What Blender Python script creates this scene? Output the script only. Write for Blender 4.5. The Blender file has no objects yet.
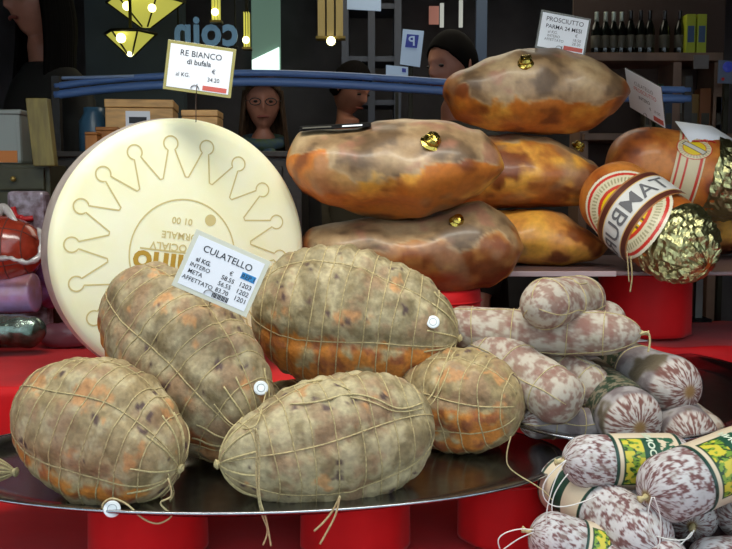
import bpy, math, random
from mathutils import Vector, Matrix, noise
random.seed(7)
C = bpy.context.scene.collection
PI = math.pi
F = 884.0
PITCH = math.radians(5)
CAM = Vector((0, 0, 1.5))
FW = Vector((0, math.cos(PITCH), -math.sin(PITCH)))
UP = Vector((0, math.sin(PITCH), math.cos(PITCH)))

# ---------------------------------------------------------------- camera geometry helpers
def ray(px, py):
    return FW + Vector((1, 0, 0)) * ((px - 366) / F) + UP * (-(py - 274.5) / F)
def at(px, py, y):
    d = ray(px, py)
    return CAM + d * (y / d.y)
def atz(px, py, z):
    d = ray(px, py)
    return CAM + d * ((z - CAM.z) / d.z)
def pxm(n, y):
    return n * y / F
def lin(c):
    r = []
    for v in c[:3]:
        v = v / 255.0
        r.append(v / 12.92 if v <= 0.04045 else ((v + 0.055) / 1.055) ** 2.4)
    return tuple(r) + (1.0,)
def mix(a, b, t):
    t = max(0.0, min(1.0, t))
    return tuple(a[i] * (1 - t) + b[i] * t for i in range(3))
def sm(a, b, x):
    t = max(0.0, min(1.0, (x - a) / (b - a)))
    return t * t * (3 - 2 * t)
def fn(p, k, seed=0, o=3):
    return noise.fractal(Vector((p[0] * k + seed * 7.31, p[1] * k - seed * 3.17, p[2] * k + seed * 1.7)), 0.9, 2.1, o)
def n1(x, y=0.0, z=0.0):
    return noise.noise(Vector((x, y, z)))

# ---------------------------------------------------------------- materials
def mat(name, col=(128, 128, 128), rough=0.5, metal=0.0, coat=0.0, emit=None, es=1.0, vcol=False, nscale=0, namt=0.0,
        bump=0.0, bscale=60, spec=0.5, sheen=0.0, col2=None, ndetail=4, sss=0.0, alpha=1.0, trans=0.0, stretch=None):
    m = bpy.data.materials.new(name)
    m.use_nodes = True
    nt = m.node_tree
    b = nt.nodes['Principled BSDF']
    b.inputs['Roughness'].default_value = rough
    b.inputs['Metallic'].default_value = metal
    b.inputs['Coat Weight'].default_value = coat
    b.inputs['Coat Roughness'].default_value = 0.12
    b.inputs['Specular IOR Level'].default_value = spec
    if trans: b.inputs['Transmission Weight'].default_value = trans
    b.inputs['Sheen Weight'].default_value = sheen
    if sss:
        b.inputs['Subsurface Weight'].default_value = sss
        b.inputs['Subsurface Radius'].default_value = (0.02, 0.012, 0.006)
        b.inputs['Subsurface Scale'].default_value = 0.5
    b.inputs['Base Color'].default_value = lin(col)
    src = None
    if vcol:
        a = nt.nodes.new('ShaderNodeAttribute'); a.attribute_name = 'col'
        src = a.outputs['Color']
    tc = nt.nodes.new('ShaderNodeTexCoord')
    vec = tc.outputs['Object']
    if stretch:
        mp = nt.nodes.new('ShaderNodeMapping'); mp.inputs['Scale'].default_value = stretch
        nt.links.new(vec, mp.inputs[0]); vec = mp.outputs[0]
    if nscale:
        n = nt.nodes.new('ShaderNodeTexNoise')
        n.inputs['Scale'].default_value = nscale; n.inputs['Detail'].default_value = ndetail
        nt.links.new(vec, n.inputs['Vector'])
        r = nt.nodes.new('ShaderNodeValToRGB')
        r.color_ramp.elements[0].position = 0.35; r.color_ramp.elements[1].position = 0.65
        if col2 is not None:
            r.color_ramp.elements[0].color = lin(col); r.color_ramp.elements[1].color = lin(col2)
            nt.links.new(n.outputs['Fac'], r.inputs[0]); src = r.outputs[0]
        else:
            r.color_ramp.elements[0].color = (1 - namt, 1 - namt, 1 - namt, 1)
            r.color_ramp.elements[1].color = (1 + namt, 1 + namt, 1 + namt * 0.9, 1)
            nt.links.new(n.outputs['Fac'], r.inputs[0])
            mx = nt.nodes.new('ShaderNodeMix'); mx.data_type = 'RGBA'; mx.blend_type = 'MULTIPLY'
            mx.inputs['Factor'].default_value = 1
            if src is not None: nt.links.new(src, mx.inputs['A'])
            else: mx.inputs['A'].default_value = lin(col)
            nt.links.new(r.outputs[0], mx.inputs['B']); src = mx.outputs['Result']
    if src is not None: nt.links.new(src, b.inputs['Base Color'])
    if bump:
        n = nt.nodes.new('ShaderNodeTexNoise')
        n.inputs['Scale'].default_value = bscale; n.inputs['Detail'].default_value = 5
        nt.links.new(vec, n.inputs['Vector'])
        bp = nt.nodes.new('ShaderNodeBump'); bp.inputs['Strength'].default_value = bump
        bp.inputs['Distance'].default_value = 0.004
        nt.links.new(n.outputs['Fac'], bp.inputs['Height'])
        nt.links.new(bp.outputs[0], b.inputs['Normal'])
    if emit is not None:
        b.inputs['Emission Color'].default_value = lin(emit)
        b.inputs['Emission Strength'].default_value = es
    if alpha < 1: b.inputs['Alpha'].default_value = alpha
    return m

M = {}
M['casing'] = mat('mouldy_casing', vcol=True, rough=0.62, nscale=110, namt=0.16, bump=0.55, bscale=85, spec=0.35)
M['ham'] = mat('ham_surface', vcol=True, rough=0.48, coat=0.16, nscale=60, namt=0.10, bump=0.25, bscale=35)
M['salami'] = mat('salami_skin', vcol=True, rough=0.7, bump=0.35, bscale=140, spec=0.3)
M['paper'] = mat('printed_paper', vcol=True, rough=0.4, coat=0.15)
M['string'] = mat('hemp_string', (186, 168, 122), rough=0.8, nscale=300, namt=0.2)
M['net'] = mat('netting_string', (178, 158, 114), rough=0.8, nscale=200, namt=0.25)
M['whitestring'] = mat('white_string', (225, 220, 212), rough=0.7)
M['tag'] = mat('tag_plastic', (222, 226, 228), rough=0.35)
M['tagdark'] = mat('tag_print', (130, 135, 140), rough=0.5)
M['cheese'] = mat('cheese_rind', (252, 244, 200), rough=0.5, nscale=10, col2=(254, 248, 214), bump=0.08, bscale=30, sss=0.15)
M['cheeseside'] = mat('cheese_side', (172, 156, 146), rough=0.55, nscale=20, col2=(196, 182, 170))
M['print'] = mat('tan_print', (214, 194, 132), rough=0.6)
M['printdark'] = mat('ochre_print', (190, 148, 48), rough=0.6)
M['steel'] = mat('polished_steel', (150, 152, 158), rough=0.2, metal=1.0, nscale=40, namt=0.10)
M['red'] = mat('red_cloth', (196, 10, 16), rough=0.62, bump=0.25, bscale=9, sheen=0.1, nscale=5, namt=0.15, spec=0.25)
M['card'] = mat('white_card', (232, 234, 240), rough=0.5)
M['ink'] = mat('black_ink', (40, 42, 50), rough=0.6)
M['inkgrey'] = mat('grey_ink', (110, 108, 110), rough=0.6)
M['inkred'] = mat('red_ink', (198, 92, 82), rough=0.6)
M['inkblue'] = mat('blue_ink', (40, 130, 190), rough=0.6)
M['sleeve'] = mat('clear_sleeve', (206, 204, 184), rough=0.25, coat=0.6)
M['sleevey'] = mat('amber_sleeve', (150, 140, 70), rough=0.2, coat=0.8)
M['sleeveg'] = mat('smoky_sleeve', (92, 90, 82), rough=0.25, coat=0.6)
M['wire'] = mat('wire_metal', (120, 120, 120), rough=0.35, metal=1)
M['gold'] = mat('gold_foil', (205, 180, 88), rough=0.2, metal=1.0, bump=0.8, bscale=70)
M['foil'] = mat('pale_gold_foil', (178, 174, 124), rough=0.34, metal=1.0, bump=0.9, bscale=55)
M['black'] = mat('black_plastic', (16, 14, 14), rough=0.8, spec=0.15)
M['darkwood'] = mat('dark_wood', (38, 30, 24), rough=0.5, nscale=8, namt=0.3, stretch=(1, 1, 8))
M['shelfwood'] = mat('brown_shelf_wood', (128, 98, 78), rough=0.5, nscale=8, namt=0.2)
M['boxwood'] = mat('pale_box_wood', (206, 160, 100), rough=0.55, nscale=10, namt=0.2, stretch=(1, 6, 6))
M['boxdark'] = mat('orange_box_wood', (172, 110, 52), rough=0.55, nscale=10, namt=0.2)
M['olive'] = mat('olive_wood', (112, 100, 50), rough=0.5, nscale=10, namt=0.25, stretch=(6, 6, 1))
M['drawer'] = mat('drawer_olive', (58, 56, 34), rough=0.5, nscale=8, namt=0.25)
M['wallb'] = mat('shop_wall', (84, 80, 84), rough=0.8, nscale=1.5, namt=0.5)
M['wallgrey'] = mat('blue_grey_wall', (84, 96, 104), rough=0.7, nscale=2, namt=0.15)
M['floor'] = mat('shop_floor', (70, 62, 56), rough=0.5, nscale=4, namt=0.2)
M['street'] = mat('street_paving', (110, 110, 112), rough=0.8, nscale=5, namt=0.2)
M['ceil'] = mat('shop_ceiling', (38, 34, 32), rough=0.8)
M['railblue'] = mat('blue_rail_paint', (96, 128, 184), rough=0.35)
M['raillight'] = mat('pale_rail_paint', (150, 170, 205), rough=0.35)
M['lampglass'] = mat('lamp_glass', (170, 164, 80), rough=0.4, emit=(206, 200, 88), es=0.6)
M['lampdim'] = mat('lamp_glass_dim', (150, 132, 84), rough=0.4, emit=(150, 128, 76), es=0.25)
M['bulb'] = mat('lit_bulb', (255, 250, 200), emit=(255, 246, 170), es=4)
M['bronze'] = mat('dark_bronze', (40, 36, 20), rough=0.4, metal=0.5)
M['brass'] = mat('old_brass', (150, 126, 66), rough=0.35, metal=0.6)
M['litwhite'] = mat('lit_pane', (230, 255, 245), emit=(232, 255, 246), es=1.15)
M['litgreen'] = mat('lit_green_pane', (110, 140, 120), emit=(96, 122, 108), es=0.55)
M['litpale'] = mat('lit_pale_pane', (190, 190, 180), emit=(180, 180, 172), es=0.7)
M['litpink'] = mat('lit_pink_pane', (190, 130, 115), emit=(170, 112, 98), es=0.45)
M['sign'] = mat('sign_letters', (84, 116, 140), emit=(82, 112, 136), es=0.45)  # glow stands in for a sign reflected in the window
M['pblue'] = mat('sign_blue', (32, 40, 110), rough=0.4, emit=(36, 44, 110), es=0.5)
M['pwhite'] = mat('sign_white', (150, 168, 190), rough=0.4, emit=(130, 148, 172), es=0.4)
M['skin'] = mat('skin', (176, 116, 92), rough=0.5, nscale=20, namt=0.06)
M['hair'] = mat('brown_hair', (70, 50, 34), rough=0.8, spec=0.2, nscale=30, namt=0.5, stretch=(6, 6, 0.6))
M['hairblack'] = mat('black_hair', (14, 11, 10), rough=0.9, spec=0.1)
M['coat'] = mat('dark_coat', (34, 32, 28), rough=0.8)
M['coatolive'] = mat('olive_coat', (78, 70, 52), rough=0.8)
M['scarf'] = mat('checked_scarf', (86, 104, 62), rough=0.8, nscale=26, col2=(60, 84, 110))
M['frame'] = mat('thin_metal', (40, 34, 32), rough=0.4)
M['lip'] = mat('lip', (150, 78, 66), rough=0.5)
M['eye'] = mat('eye_dark', (36, 26, 22), rough=0.3)
M['bottle'] = mat('dark_bottle', (18, 22, 18), rough=0.12, coat=0.5)
M['bottlelabel'] = mat('bottle_label', (70, 66, 54), rough=0.6)
M['capsule'] = mat('silver_capsule', (176, 184, 170), rough=0.3, metal=0.3)
M['capsuledark'] = mat('dark_capsule', (30, 26, 28), rough=0.3)
M['yellowbox'] = mat('lime_box', (166, 176, 40), rough=0.5)
M['mort'] = mat('red_cured_meat', (150, 52, 34), rough=0.25, coat=0.8, nscale=18, namt=0.3, bump=0.3, bscale=20)
M['purple'] = mat('purple_wrap', (142, 92, 160), rough=0.2, coat=0.8, nscale=18, col2=(110, 70, 110), bump=0.9, bscale=25)
M['pinkwrap'] = mat('pink_wrap', (160, 110, 110), rough=0.25, coat=0.7, nscale=12, col2=(170, 140, 190), bump=0.5, bscale=25)
M['silverwrap'] = mat('silver_wrap', (150, 165, 155), rough=0.2, metal=0.8, nscale=16, col2=(60, 80, 66), bump=1.0, bscale=30)
M['plastic'] = mat('crinkled_plastic', (180, 172, 170), rough=0.15, coat=1.0, bump=1.0, bscale=30, nscale=18, namt=0.35)
M['flower'] = mat('flowered_bag', (96, 72, 76), rough=0.4, coat=0.5, nscale=40, col2=(160, 146, 160))
M['redribbon'] = mat('red_ribbon', (190, 24, 28), rough=0.4)
M['greytub'] = mat('grey_tub', (128, 134, 128), rough=0.4, coat=0.3)
M['orangelabel'] = mat('orange_label', (186, 110, 44), rough=0.5)
M['green'] = mat('green_pack', (60, 96, 52), rough=0.5)
M['ochrepack'] = mat('ochre_pack', (170, 124, 40), rough=0.5)
M['bluepack'] = mat('blue_pack', (60, 84, 120), rough=0.5)
M['blueglass'] = mat('blue_wrap', (84, 92, 130), rough=0.5, vcol=False)
M['letterg'] = mat('pale_lettering', (206, 214, 190), rough=0.5)
M['pane'] = bpy.data.materials.new('clear_window_glass')
M['pane'].use_nodes = True
_nt = M['pane'].node_tree
_nt.nodes.remove(_nt.nodes['Principled BSDF'])
_t = _nt.nodes.new('ShaderNodeBsdfTransparent'); _t.inputs[0].default_value = (0.97, 0.985, 0.98, 1)
_nt.links.new(_t.outputs[0], _nt.nodes['Material Output'].inputs['Surface'])

# ---------------------------------------------------------------- object helpers
def thing(name, label, cat, base, group=None):
    o = bpy.data.objects.new(name, None); C.objects.link(o)
    o.empty_display_size = 0.03
    o.location = base
    o['label'] = label; o['category'] = cat
    if group: o['group'] = group
    return o
def tag(o, label, cat, group=None, kind=None):
    o['label'] = label; o['category'] = cat
    if group: o['group'] = group
    if kind: o['kind'] = kind
    return o
class MB:
    """collects shapes in world coordinates; build() links them as one mesh object"""
    def __init__(s): s.v = []; s.f = []; s.c = None
    def add(s, vs, fs):
        n = len(s.v); s.v += [Vector(v) for v in vs]; s.f += [tuple(i + n for i in f) for f in fs]; return s
    def box(s, x0, x1, y0, y1, z0, z1):
        vs = [(x, y, z) for x in (x0, x1) for y in (y0, y1) for z in (z0, z1)]
        return s.add(vs, [(0, 1, 3, 2), (4, 6, 7, 5), (0, 4, 5, 1), (2, 3, 7, 6), (0, 2, 6, 4), (1, 5, 7, 3)])
    def obox(s, o, ex, ey, ez):
        """oriented box: corner o, edge vectors"""
        vs = [o + ex * a + ey * b + ez * c for a in (0, 1) for b in (0, 1) for c in (0, 1)]
        return s.add(vs, [(0, 1, 3, 2), (4, 6, 7, 5), (0, 4, 5, 1), (2, 3, 7, 6), (0, 2, 6, 4), (1, 5, 7, 3)])
    def tube(s, pts, r, n=6, closed=False, taper=None):
        pts = [Vector(p) for p in pts]
        k = len(pts); rings = []
        prev = None
        for i, p in enumerate(pts):
            if closed: d = pts[(i + 1) % k] - pts[i - 1]
            else: d = pts[min(i + 1, k - 1)] - pts[max(i - 1, 0)]
            if d.length < 1e-9: d = Vector((0, 0, 1))
            d.normalize()
            if prev is None:
                a = Vector((0, 0, 1)) if abs(d.z) < 0.9 else Vector((1, 0, 0))
                u = d.cross(a).normalized()
            else:
                u = (prev - d * prev.dot(d))
                u = u.normalized() if u.length > 1e-6 else d.orthogonal().normalized()
            prev = u; w = d.cross(u)
            rr = r if taper is None else r * taper(i / max(1, k - 1))
            rings.append([p + u * (rr * math.cos(2 * PI * j / n)) + w * (rr * math.sin(2 * PI * j / n)) for j in range(n)])
        vs = [q for ring in rings for q in ring]; fs = []
        for i in range(k if closed else k - 1):
            for j in range(n):
                a = i * n + j; b = i * n + (j + 1) % n; c = ((i + 1) % k) * n + (j + 1) % n; d2 = ((i + 1) % k) * n + j
                fs.append((a, b, c, d2))
        if not closed:
            fs.append(tuple(range(n - 1, -1, -1))); fs.append(tuple((k - 1) * n + j for j in range(n)))
        return s.add(vs, fs)
    def lathe(s, c, prof, n=32, axis=Vector((0, 0, 1)), sx=1.0, sy=1.0, rot=0.0):
        """prof: list of (r, h) ; closed with caps at ends when r>0"""
        ax = axis.normalized()
        u = ax.orthogonal().normalized() if abs(ax.z) < 0.999 else Vector((math.cos(rot), math.sin(rot), 0))
        w = ax.cross(u)
        vs = []; fs = []; k = len(prof)
        for r, h in prof:
            for j in range(n):
                t = 2 * PI * j / n
                vs.append(c + u * (r * sx * math.cos(t)) + w * (r * sy * math.sin(t)) + ax * h)
        for i in range(k - 1):
            for j in range(n):
                fs.append((i * n + j, i * n + (j + 1) % n, (i + 1) * n + (j + 1) % n, (i + 1) * n + j))
        fs.append(tuple(range(n - 1, -1, -1))); fs.append(tuple((k - 1) * n + j for j in range(n)))
        return s.add(vs, fs)
    def ball(s, c, r, sx=1, sy=1, sz=1, n=14, noisy=0.0, seed=0):
        vs = []; fs = []; m = n // 2 + 1
        for i in range(m + 1):
            ph = PI * i / m
            for j in range(n):
                t = 2 * PI * j / n
                d = Vector((math.sin(ph) * math.cos(t), math.sin(ph) * math.sin(t), math.cos(ph)))
                k = r * (1 + noisy * n1(d.x * 4 + seed, d.y * 4, d.z * 4))
                vs.append(c + Vector((d.x * sx, d.y * sy, d.z * sz)) * k)
        for i in range(m):
            for j in range(n):
                fs.append((i * n + j, (i + 1) * n + j, (i + 1) * n + (j + 1) % n, i * n + (j + 1) % n))
        return s.add(vs, fs)
    def build(s, name, m, parent=None, smooth=True, cols=None, bevel=0):
        base = parent.location if parent is not None else None
        if parent is None:
            xs = [v.x for v in s.v]; ys = [v.y for v in s.v]; zs = [v.z for v in s.v]
            base = Vector(((min(xs) + max(xs)) / 2, (min(ys) + max(ys)) / 2, min(zs)))
        else:
            base = world_of(parent)
        me = bpy.data.meshes.new(name)
        me.from_pydata([v - base for v in s.v], [], s.f)
        me.validate(clean_customdata=False)
        if smooth: me.polygons.foreach_set('use_smooth', [True] * len(me.polygons))
        if cols is not None:
            a = me.color_attributes.new('col', 'FLOAT_COLOR', 'POINT')
            a.data.foreach_set('color', [x for c in cols for x in (c if len(c) == 4 else lin(c))])
        me.materials.append(m)
        me.update()
        o = bpy.data.objects.new(name, me); C.objects.link(o)
        if parent is None: o.location = base
        else: o.parent = parent
        if bevel:
            b = o.modifiers.new('bevel', 'BEVEL'); b.width = bevel; b.segments = 2; b.limit_method = 'ANGLE'
        return o
def world_of(o):
    v = Vector(o.location)
    while o.parent is not None:
        o = o.parent; v += Vector(o.location)
    return v
def crv(pts, n=8):
    """Catmull-Rom through pts"""
    P = [Vector(p) for p in pts]; out = []
    for i in range(len(P) - 1):
        a = P[max(i - 1, 0)]; b = P[i]; c = P[i + 1]; d = P[min(i + 2, len(P) - 1)]
        for k in range(n):
            t = k / n
            out.append(0.5 * ((2 * b) + (c - a) * t + (2 * a - 5 * b + 4 * c - d) * t * t + (3 * b - a - 3 * c + d) * t ** 3))
    out.append(P[-1]); return out

_font_cache = {}
def text_geo(txt, size, bold=0.0, flip=False, align='LEFT', spacing=1.0):
    """triangles of a text in its own plane: list of (x, y), faces"""
    cu = bpy.data.curves.new('t', 'FONT'); cu.body = txt; cu.size = size; cu.offset = bold; cu.resolution_u = 3
    cu.align_x = align; cu.space_character = spacing
    o = bpy.data.objects.new('t', cu); C.objects.link(o)
    bpy.context.view_layer.update()
    ev = o.evaluated_get(bpy.context.evaluated_depsgraph_get())
    me = ev.to_mesh()
    vs = [(v.co.x * (-1 if flip else 1), v.co.y) for v in me.vertices]
    fs = [tuple(p.vertices) for p in me.polygons]
    ev.to_mesh_clear()
    bpy.data.objects.remove(o); bpy.data.curves.remove(cu)
    return vs, fs

# ---------------------------------------------------------------- organic bodies
class Body:
    """solid around an axis p0 -> p1 with radius function prof(s) and shape noise"""
    def __init__(s, p0, p1, ry, rz, prof, seed=0, lump=0.04, lumpk=9, up=(0, 0, 1), sag=0.0, groove=None, bend=0.0, roll=0.0):
        s.p0 = Vector(p0); s.p1 = Vector(p1); s.L = (s.p1 - s.p0).length
        s.X = (s.p1 - s.p0).normalized()
        u = Vector(up)
        s.Y = u.cross(s.X).normalized(); s.Z = s.X.cross(s.Y)
        if roll:
            c, n = math.cos(roll), math.sin(roll)
            s.Y, s.Z = s.Y * c + s.Z * n, s.Z * c - s.Y * n
        s.ry = ry; s.rz = rz; s.prof = prof; s.seed = seed; s.lump = lump; s.k = lumpk; s.groove = groove; s.bend = bend; s.tb = None
    def dirn(s, th): return s.Y * math.cos(th) + s.Z * math.sin(th)
    def P(s, u, th, off=0.0, groove=True):
        r = s.prof(u)
        c, n = math.cos(th), math.sin(th)
        base = s.p0 + s.X * (s.L * u) + s.Z * (s.bend * math.sin(PI * u))
        zr = r * s.rz if s.tb is None else (s.tb[0](u) if n > 0 else s.tb[1](u))
        q = base + s.Y * (r * s.ry * c) + s.Z * (zr * n)
        k = 1.0
        if s.lump:
            lq = (u * s.L, r * s.ry * c, r * s.rz * n)
            k += s.lump * fn(lq, s.k, s.seed, 2)
        if s.groove and groove: k -= s.groove(u, th)
        d = (s.Y * (s.ry * c) + s.Z * (s.rz * n))
        q = base + s.Y * (r * s.ry * c * k) + s.Z * (zr * n * k)
        if off: q = q + d.normalized() * off
        return q
    def th_to(s, target, u=0.5):
        d = Vector(target) - (s.p0 + s.X * (s.L * u))
        return math.atan2(d.dot(s.Z), d.dot(s.Y))
    def low(s):
        return min(s.P(u / 12, t * PI / 8).z for u in range(1, 12) for t in range(16))
    def base(s):
        m = (s.p0 + s.p1) / 2
        return Vector((m.x, m.y, s.low()))
    def mesh(s, nu, nt, colf=None, s0=0.0, s1=1.0, sp='cos'):
        mb = MB(); cols = [] if colf else None
        us = [(0.5 - 0.5 * math.cos(PI * i / nu)) if sp == 'cos' else i / nu for i in range(nu + 1)]
        us = us[1:-1]
        a = s.P(0.0, 0); mb.v.append(a)
        if colf: cols.append(colf(0.0, 0.0, a))
        for u in us:
            for j in range(nt):
                th = 2 * PI * j / nt
                q = s.P(u, th); mb.v.append(q)
                if colf: cols.append(colf(u, th, q))
        b = s.P(1.0, 0); mb.v.append(b)
        if colf: cols.append(colf(1.0, 0.0, b))
        n = len(us)
        for j in range(nt):
            mb.f.append((0, 1 + (j + 1) % nt, 1 + j))
            e = 1 + (n - 1) * nt
            mb.f.append((len(mb.v) - 1, e + j, e + (j + 1) % nt))
        for i in range(n - 1):
            for j in range(nt):
                q = 1 + i * nt
                mb.f.append((q + j, q + (j + 1) % nt, q + nt + (j + 1) % nt, q + nt + j))
        return mb, cols
    def patch(s, u0, u1, t0, t1, nu, nt, off, colf):
        """a printed sheet wrapped on the body; colf returns None where the sheet ends"""
        mb = MB(); cols = []; ok = []
        for i in range(nu + 1):
            for j in range(nt + 1):
                u = u0 + (u1 - u0) * i / nu; th = t0 + (t1 - t0) * j / nt
                mb.v.append(s.P(u, th, off, groove=False)); c = colf(u, th)
                ok.append(c is not None); cols.append(c if c is not None else (200, 190, 160))
        w = nt + 1
        for i in range(nu):
            for j in range(nt):
                f = (i * w + j, i * w + j + 1, (i + 1) * w + j + 1, (i + 1) * w + j)
                if all(ok[k] for k in f): mb.f.append(f)
        return mb, cols
    def text(s, txt, size, uc, tc, off, bold=0.0, along='th', flip=1, mirror=False):
        """lettering wrapped on the body. along='th' runs around the girth"""
        vs, fs = text_geo(txt, size, bold, align='CENTER')
        r = s.prof(uc) * s.ry
        mb = MB()
        for x, y in vs:
            if mirror: x = -x
            if along == 'th': u = uc + flip * (-y + size * 0.35) / s.L; th = tc + flip * x / r
            else: u = uc + flip * x / s.L; th = tc + flip * (y - size * 0.35) / r
            mb.v.append(s.P(u, th, off, groove=False))
        mb.f = fs
        return mb

def outline(pts, m):
    """smooth curve through (u, pixels from the axis), rounded to zero at both ends"""
    P = sorted(pts)
    def f(u):
        e = min(1.0, math.sqrt(max(0.0, 1 - (1 - min(u, 0.06) / 0.06) ** 2))) * min(1.0, math.sqrt(max(0.0, 1 - (1 - min(1 - u, 0.06) / 0.06) ** 2)))
        if u <= P[0][0]: v = P[0][1]
        elif u >= P[-1][0]: v = P[-1][1]
        else:
            for a, b in zip(P, P[1:]):
                if a[0] <= u <= b[0]:
                    t = (u - a[0]) / (b[0] - a[0]); t = t * 0.5 + 0.5 * t * t * (3 - 2 * t)
                    v = a[1] * (1 - t) + b[1] * t; break
        return v * e * m
    return f
def egg(a, b):
    m = (a / (a + b)) ** a * (b / (a + b)) ** b
    return lambda u: (max(u, 0) ** a * max(1 - u, 0) ** b) / m
def capsule(ratio0, ratio1=None, pw=0.5):
    """ends rounded over a fraction of the length"""
    ratio1 = ratio0 if ratio1 is None else ratio1
    def f(u):
        if u < ratio0: return max(0.0, 1 - (1 - u / ratio0) ** 2) ** pw
        if u > 1 - ratio1: return max(0.0, 1 - (1 - (1 - u) / ratio1) ** 2) ** pw
        return 1.0
    return f

# ---------------------------------------------------------------- ray casting on what is already built
def cast_all():
    bpy.context.view_layer.update()
def cast(px, py, dflt, lift=0.003):
    d = ray(px, py).normalized()
    o = CAM + d * 1.1
    ok, loc, nrm, idx, ob, _m = bpy.context.scene.ray_cast(bpy.context.evaluated_depsgraph_get(), o, d)
    if ok and loc.y < dflt + 0.35:
        return loc - d * lift
    return at(px, py, dflt)

# ================================================================ SETTING
def struct(name, mb, m, smooth=False, bevel=0, label=None):
    o = mb.build(name, m, None, smooth=smooth, bevel=bevel); o['kind'] = 'structure'
    if label: o['label'] = label
    return o
struct('floor', MB().box(-3.0, 3.2, 0.9, 6.2, -0.1, 0.0), M['floor'], label='dark shop floor')
struct('ground', MB().box(-9, 9, -12, 0.9, -0.16, -0.06), M['street'], label='grey street paving outside the window')
struct('ceiling', MB().box(-3.0, 3.2, 1.0, 6.2, 3.0, 3.1), M['ceil'], label='dark shop ceiling')
struct('wall_back', MB().box(-3.0, 3.2, 6.0, 6.12, 0, 3.0), M['wallb'], label='dim back wall of the shop')
struct('wall_left', MB().box(-3.12, -3.0, 1.0, 6.2, 0, 3.0), M['wallb'], label='dim left wall of the shop')
struct('wall_right', MB().box(3.2, 3.32, 1.0, 6.2, 0, 3.0), M['wallb'], label='dim right wall of the shop')
pane = struct('window_1', MB().box(-2.2, 2.2, 0.95, 0.958, 0.45, 2.6), M['pane'], label='clear shop window pane in front of the display')
wf = MB()
wf.box(-3.12, 3.32, 0.90, 1.0, 2.6, 3.1); wf.box(-3.12, 3.32, 0.90, 1.0, 0.0, 0.45)
wf.box(-3.12, -2.2, 0.90, 1.0, 0.45, 2.6); wf.box(2.2, 3.32, 0.90, 1.0, 0.45, 2.6)
struct('wall_front', wf, M['wallb'], label='shopfront wall around the window opening')
# partition with blue-grey finish behind the left lamp
p0 = at(84, 0, 5.2); p1 = at(182, 0, 5.2)
struct('wall_1', MB().box(p0.x, p1.x, 5.2, 5.3, 0, 3.0), M['wallgrey'], label='blue-grey partition wall behind the pendant lamps')

# ---- display table in red cloth
def cloth_box(name, x0, x1, y0, y1, z0, z1, label, amp=0.006, seed=0):
    """a cloth-draped block: top and four skirts as one rounded, wrinkled sheet with thickness"""
    mb = MB(); nx = max(8, int((x1 - x0) / 0.025)); ny = max(8, int((y1 - y0) / 0.025)); nz = 10
    # columns in a profile going over the front edge, the top and the back
    prof = [(y0, z0 + (z1 - z0) * i / nz) for i in range(nz)] + [(y0 + (y1 - y0) * i / ny, z1) for i in range(ny + 1)] + [(y1, z1 - (z1 - z0) * (i + 1) / nz) for i in range(nz)]
    for i in range(nx + 1):
        x = x0 + (x1 - x0) * i / nx
        for (y, z) in prof:
            fold = amp * (fn((x, y, z), 5, seed, 2) + 0.6 * math.sin(x * 26 + 3 * fn((x, 0, 0), 2, seed))) * (1 if z < z1 else 0.35)
            mb.v.append(Vector((x, y + (fold if z < z1 else 0) * (-1 if y <= y0 else 1), z + (fold if z >= z1 - 1e-6 else 0))))
    w = len(prof)
    for i in range(nx):
        for j in range(w - 1):
            mb.f.append((i * w + j, (i + 1) * w + j, (i + 1) * w + j + 1, i * w + j + 1))
    mb.f.append(tuple(range(w - 1, -1, -1))); mb.f.append(tuple(nx * w + j for j in range(w)))
    mb.f.append(tuple([i * w for i in range(nx + 1)])); 
    o = mb.build(name, M['red'], None)
    return tag(o, label, 'cloth stand')
cloth_box('display_table', -1.6, 1.75, 1.03, 3.0, 0.0, 0.86, 'low display table draped in red cloth under all the trays and drums', seed=1)
cloth_box('cloth_riser', -1.5, -0.02, 2.0, 2.92, 0.862, 1.062, 'red cloth-covered step behind the left tray, under the cheese wheel', seed=2)
cloth_box('cloth_riser', 0.44, 1.7, 2.46, 2.99, 0.862, 1.078, 'red cloth-covered step behind the right tray, under the tall drum', amp=0.012, seed=3)

# ---- red drums
def drum(cx, cy, r, z0, z1, label, seed=0):
    mb = MB(); n = 56; rows = 16; vs = []
    for i in range(rows + 1):
        z = z0 + (z1 - z0) * i / rows
        for j in range(n):
            t = 2 * PI * j / n
            k = r * (1 + 0.015 * math.sin(9 * t + seed) * (1 - i / rows) + 0.02 * fn((math.cos(t), math.sin(t), z * 3), 2, seed, 2))
            if i == rows: k *= 0.985
            mb.v.append(Vector((cx + k * math.cos(t), cy + k * math.sin(t), z)))
    for i in range(rows):
        for j in range(n):
            mb.f.append((i * n + j, i * n + (j + 1) % n, (i + 1) * n + (j + 1) % n, (i + 1) * n + j))
    mb.f.append(tuple(range(n - 1, -1, -1))); mb.f.append(tuple(rows * n + j for j in range(n)))
    t = thing('cloth_drum', label, 'stand', Vector((cx, cy, z0)), 'red drums under the trays and shelf')
    mb.build('drum_cover', M['red'], t)
    s = MB(); s.tube([Vector((cx + (r + .001) * math.cos(a), cy + (r + .001) * math.sin(a), z0 + (z1 - z0) * .93)) for a in [2 * PI * k / n for k in range(n)]], 0.003, 5, True)
    s.build('hem', M['red'], t)
    return t
drum(-0.395, 1.56, 0.105, 0.868, 0.994, 'red cloth-covered drum under the front left of the main tray', 1)
drum(-0.02, 1.58, 0.10, 0.868, 0.994, 'red cloth-covered drum under the middle of the main tray', 2)
drum(0.262, 1.62, 0.090, 0.868, 0.994, 'red cloth-covered drum under the right end of the main tray', 3)
p = at(644, 300, 2.70)
drum(p.x, 2.70, pxm(46, 2.65), 1.086, 1.283, 'tall red cloth-covered drum holding up the ham shelf at right', 4)
p = at(450, 300, 2.2)
drum(0.17, 2.30, 0.13, 0.868, 1.262, 'tall dark red drum under the lower of the two left hams', 5)
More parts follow.
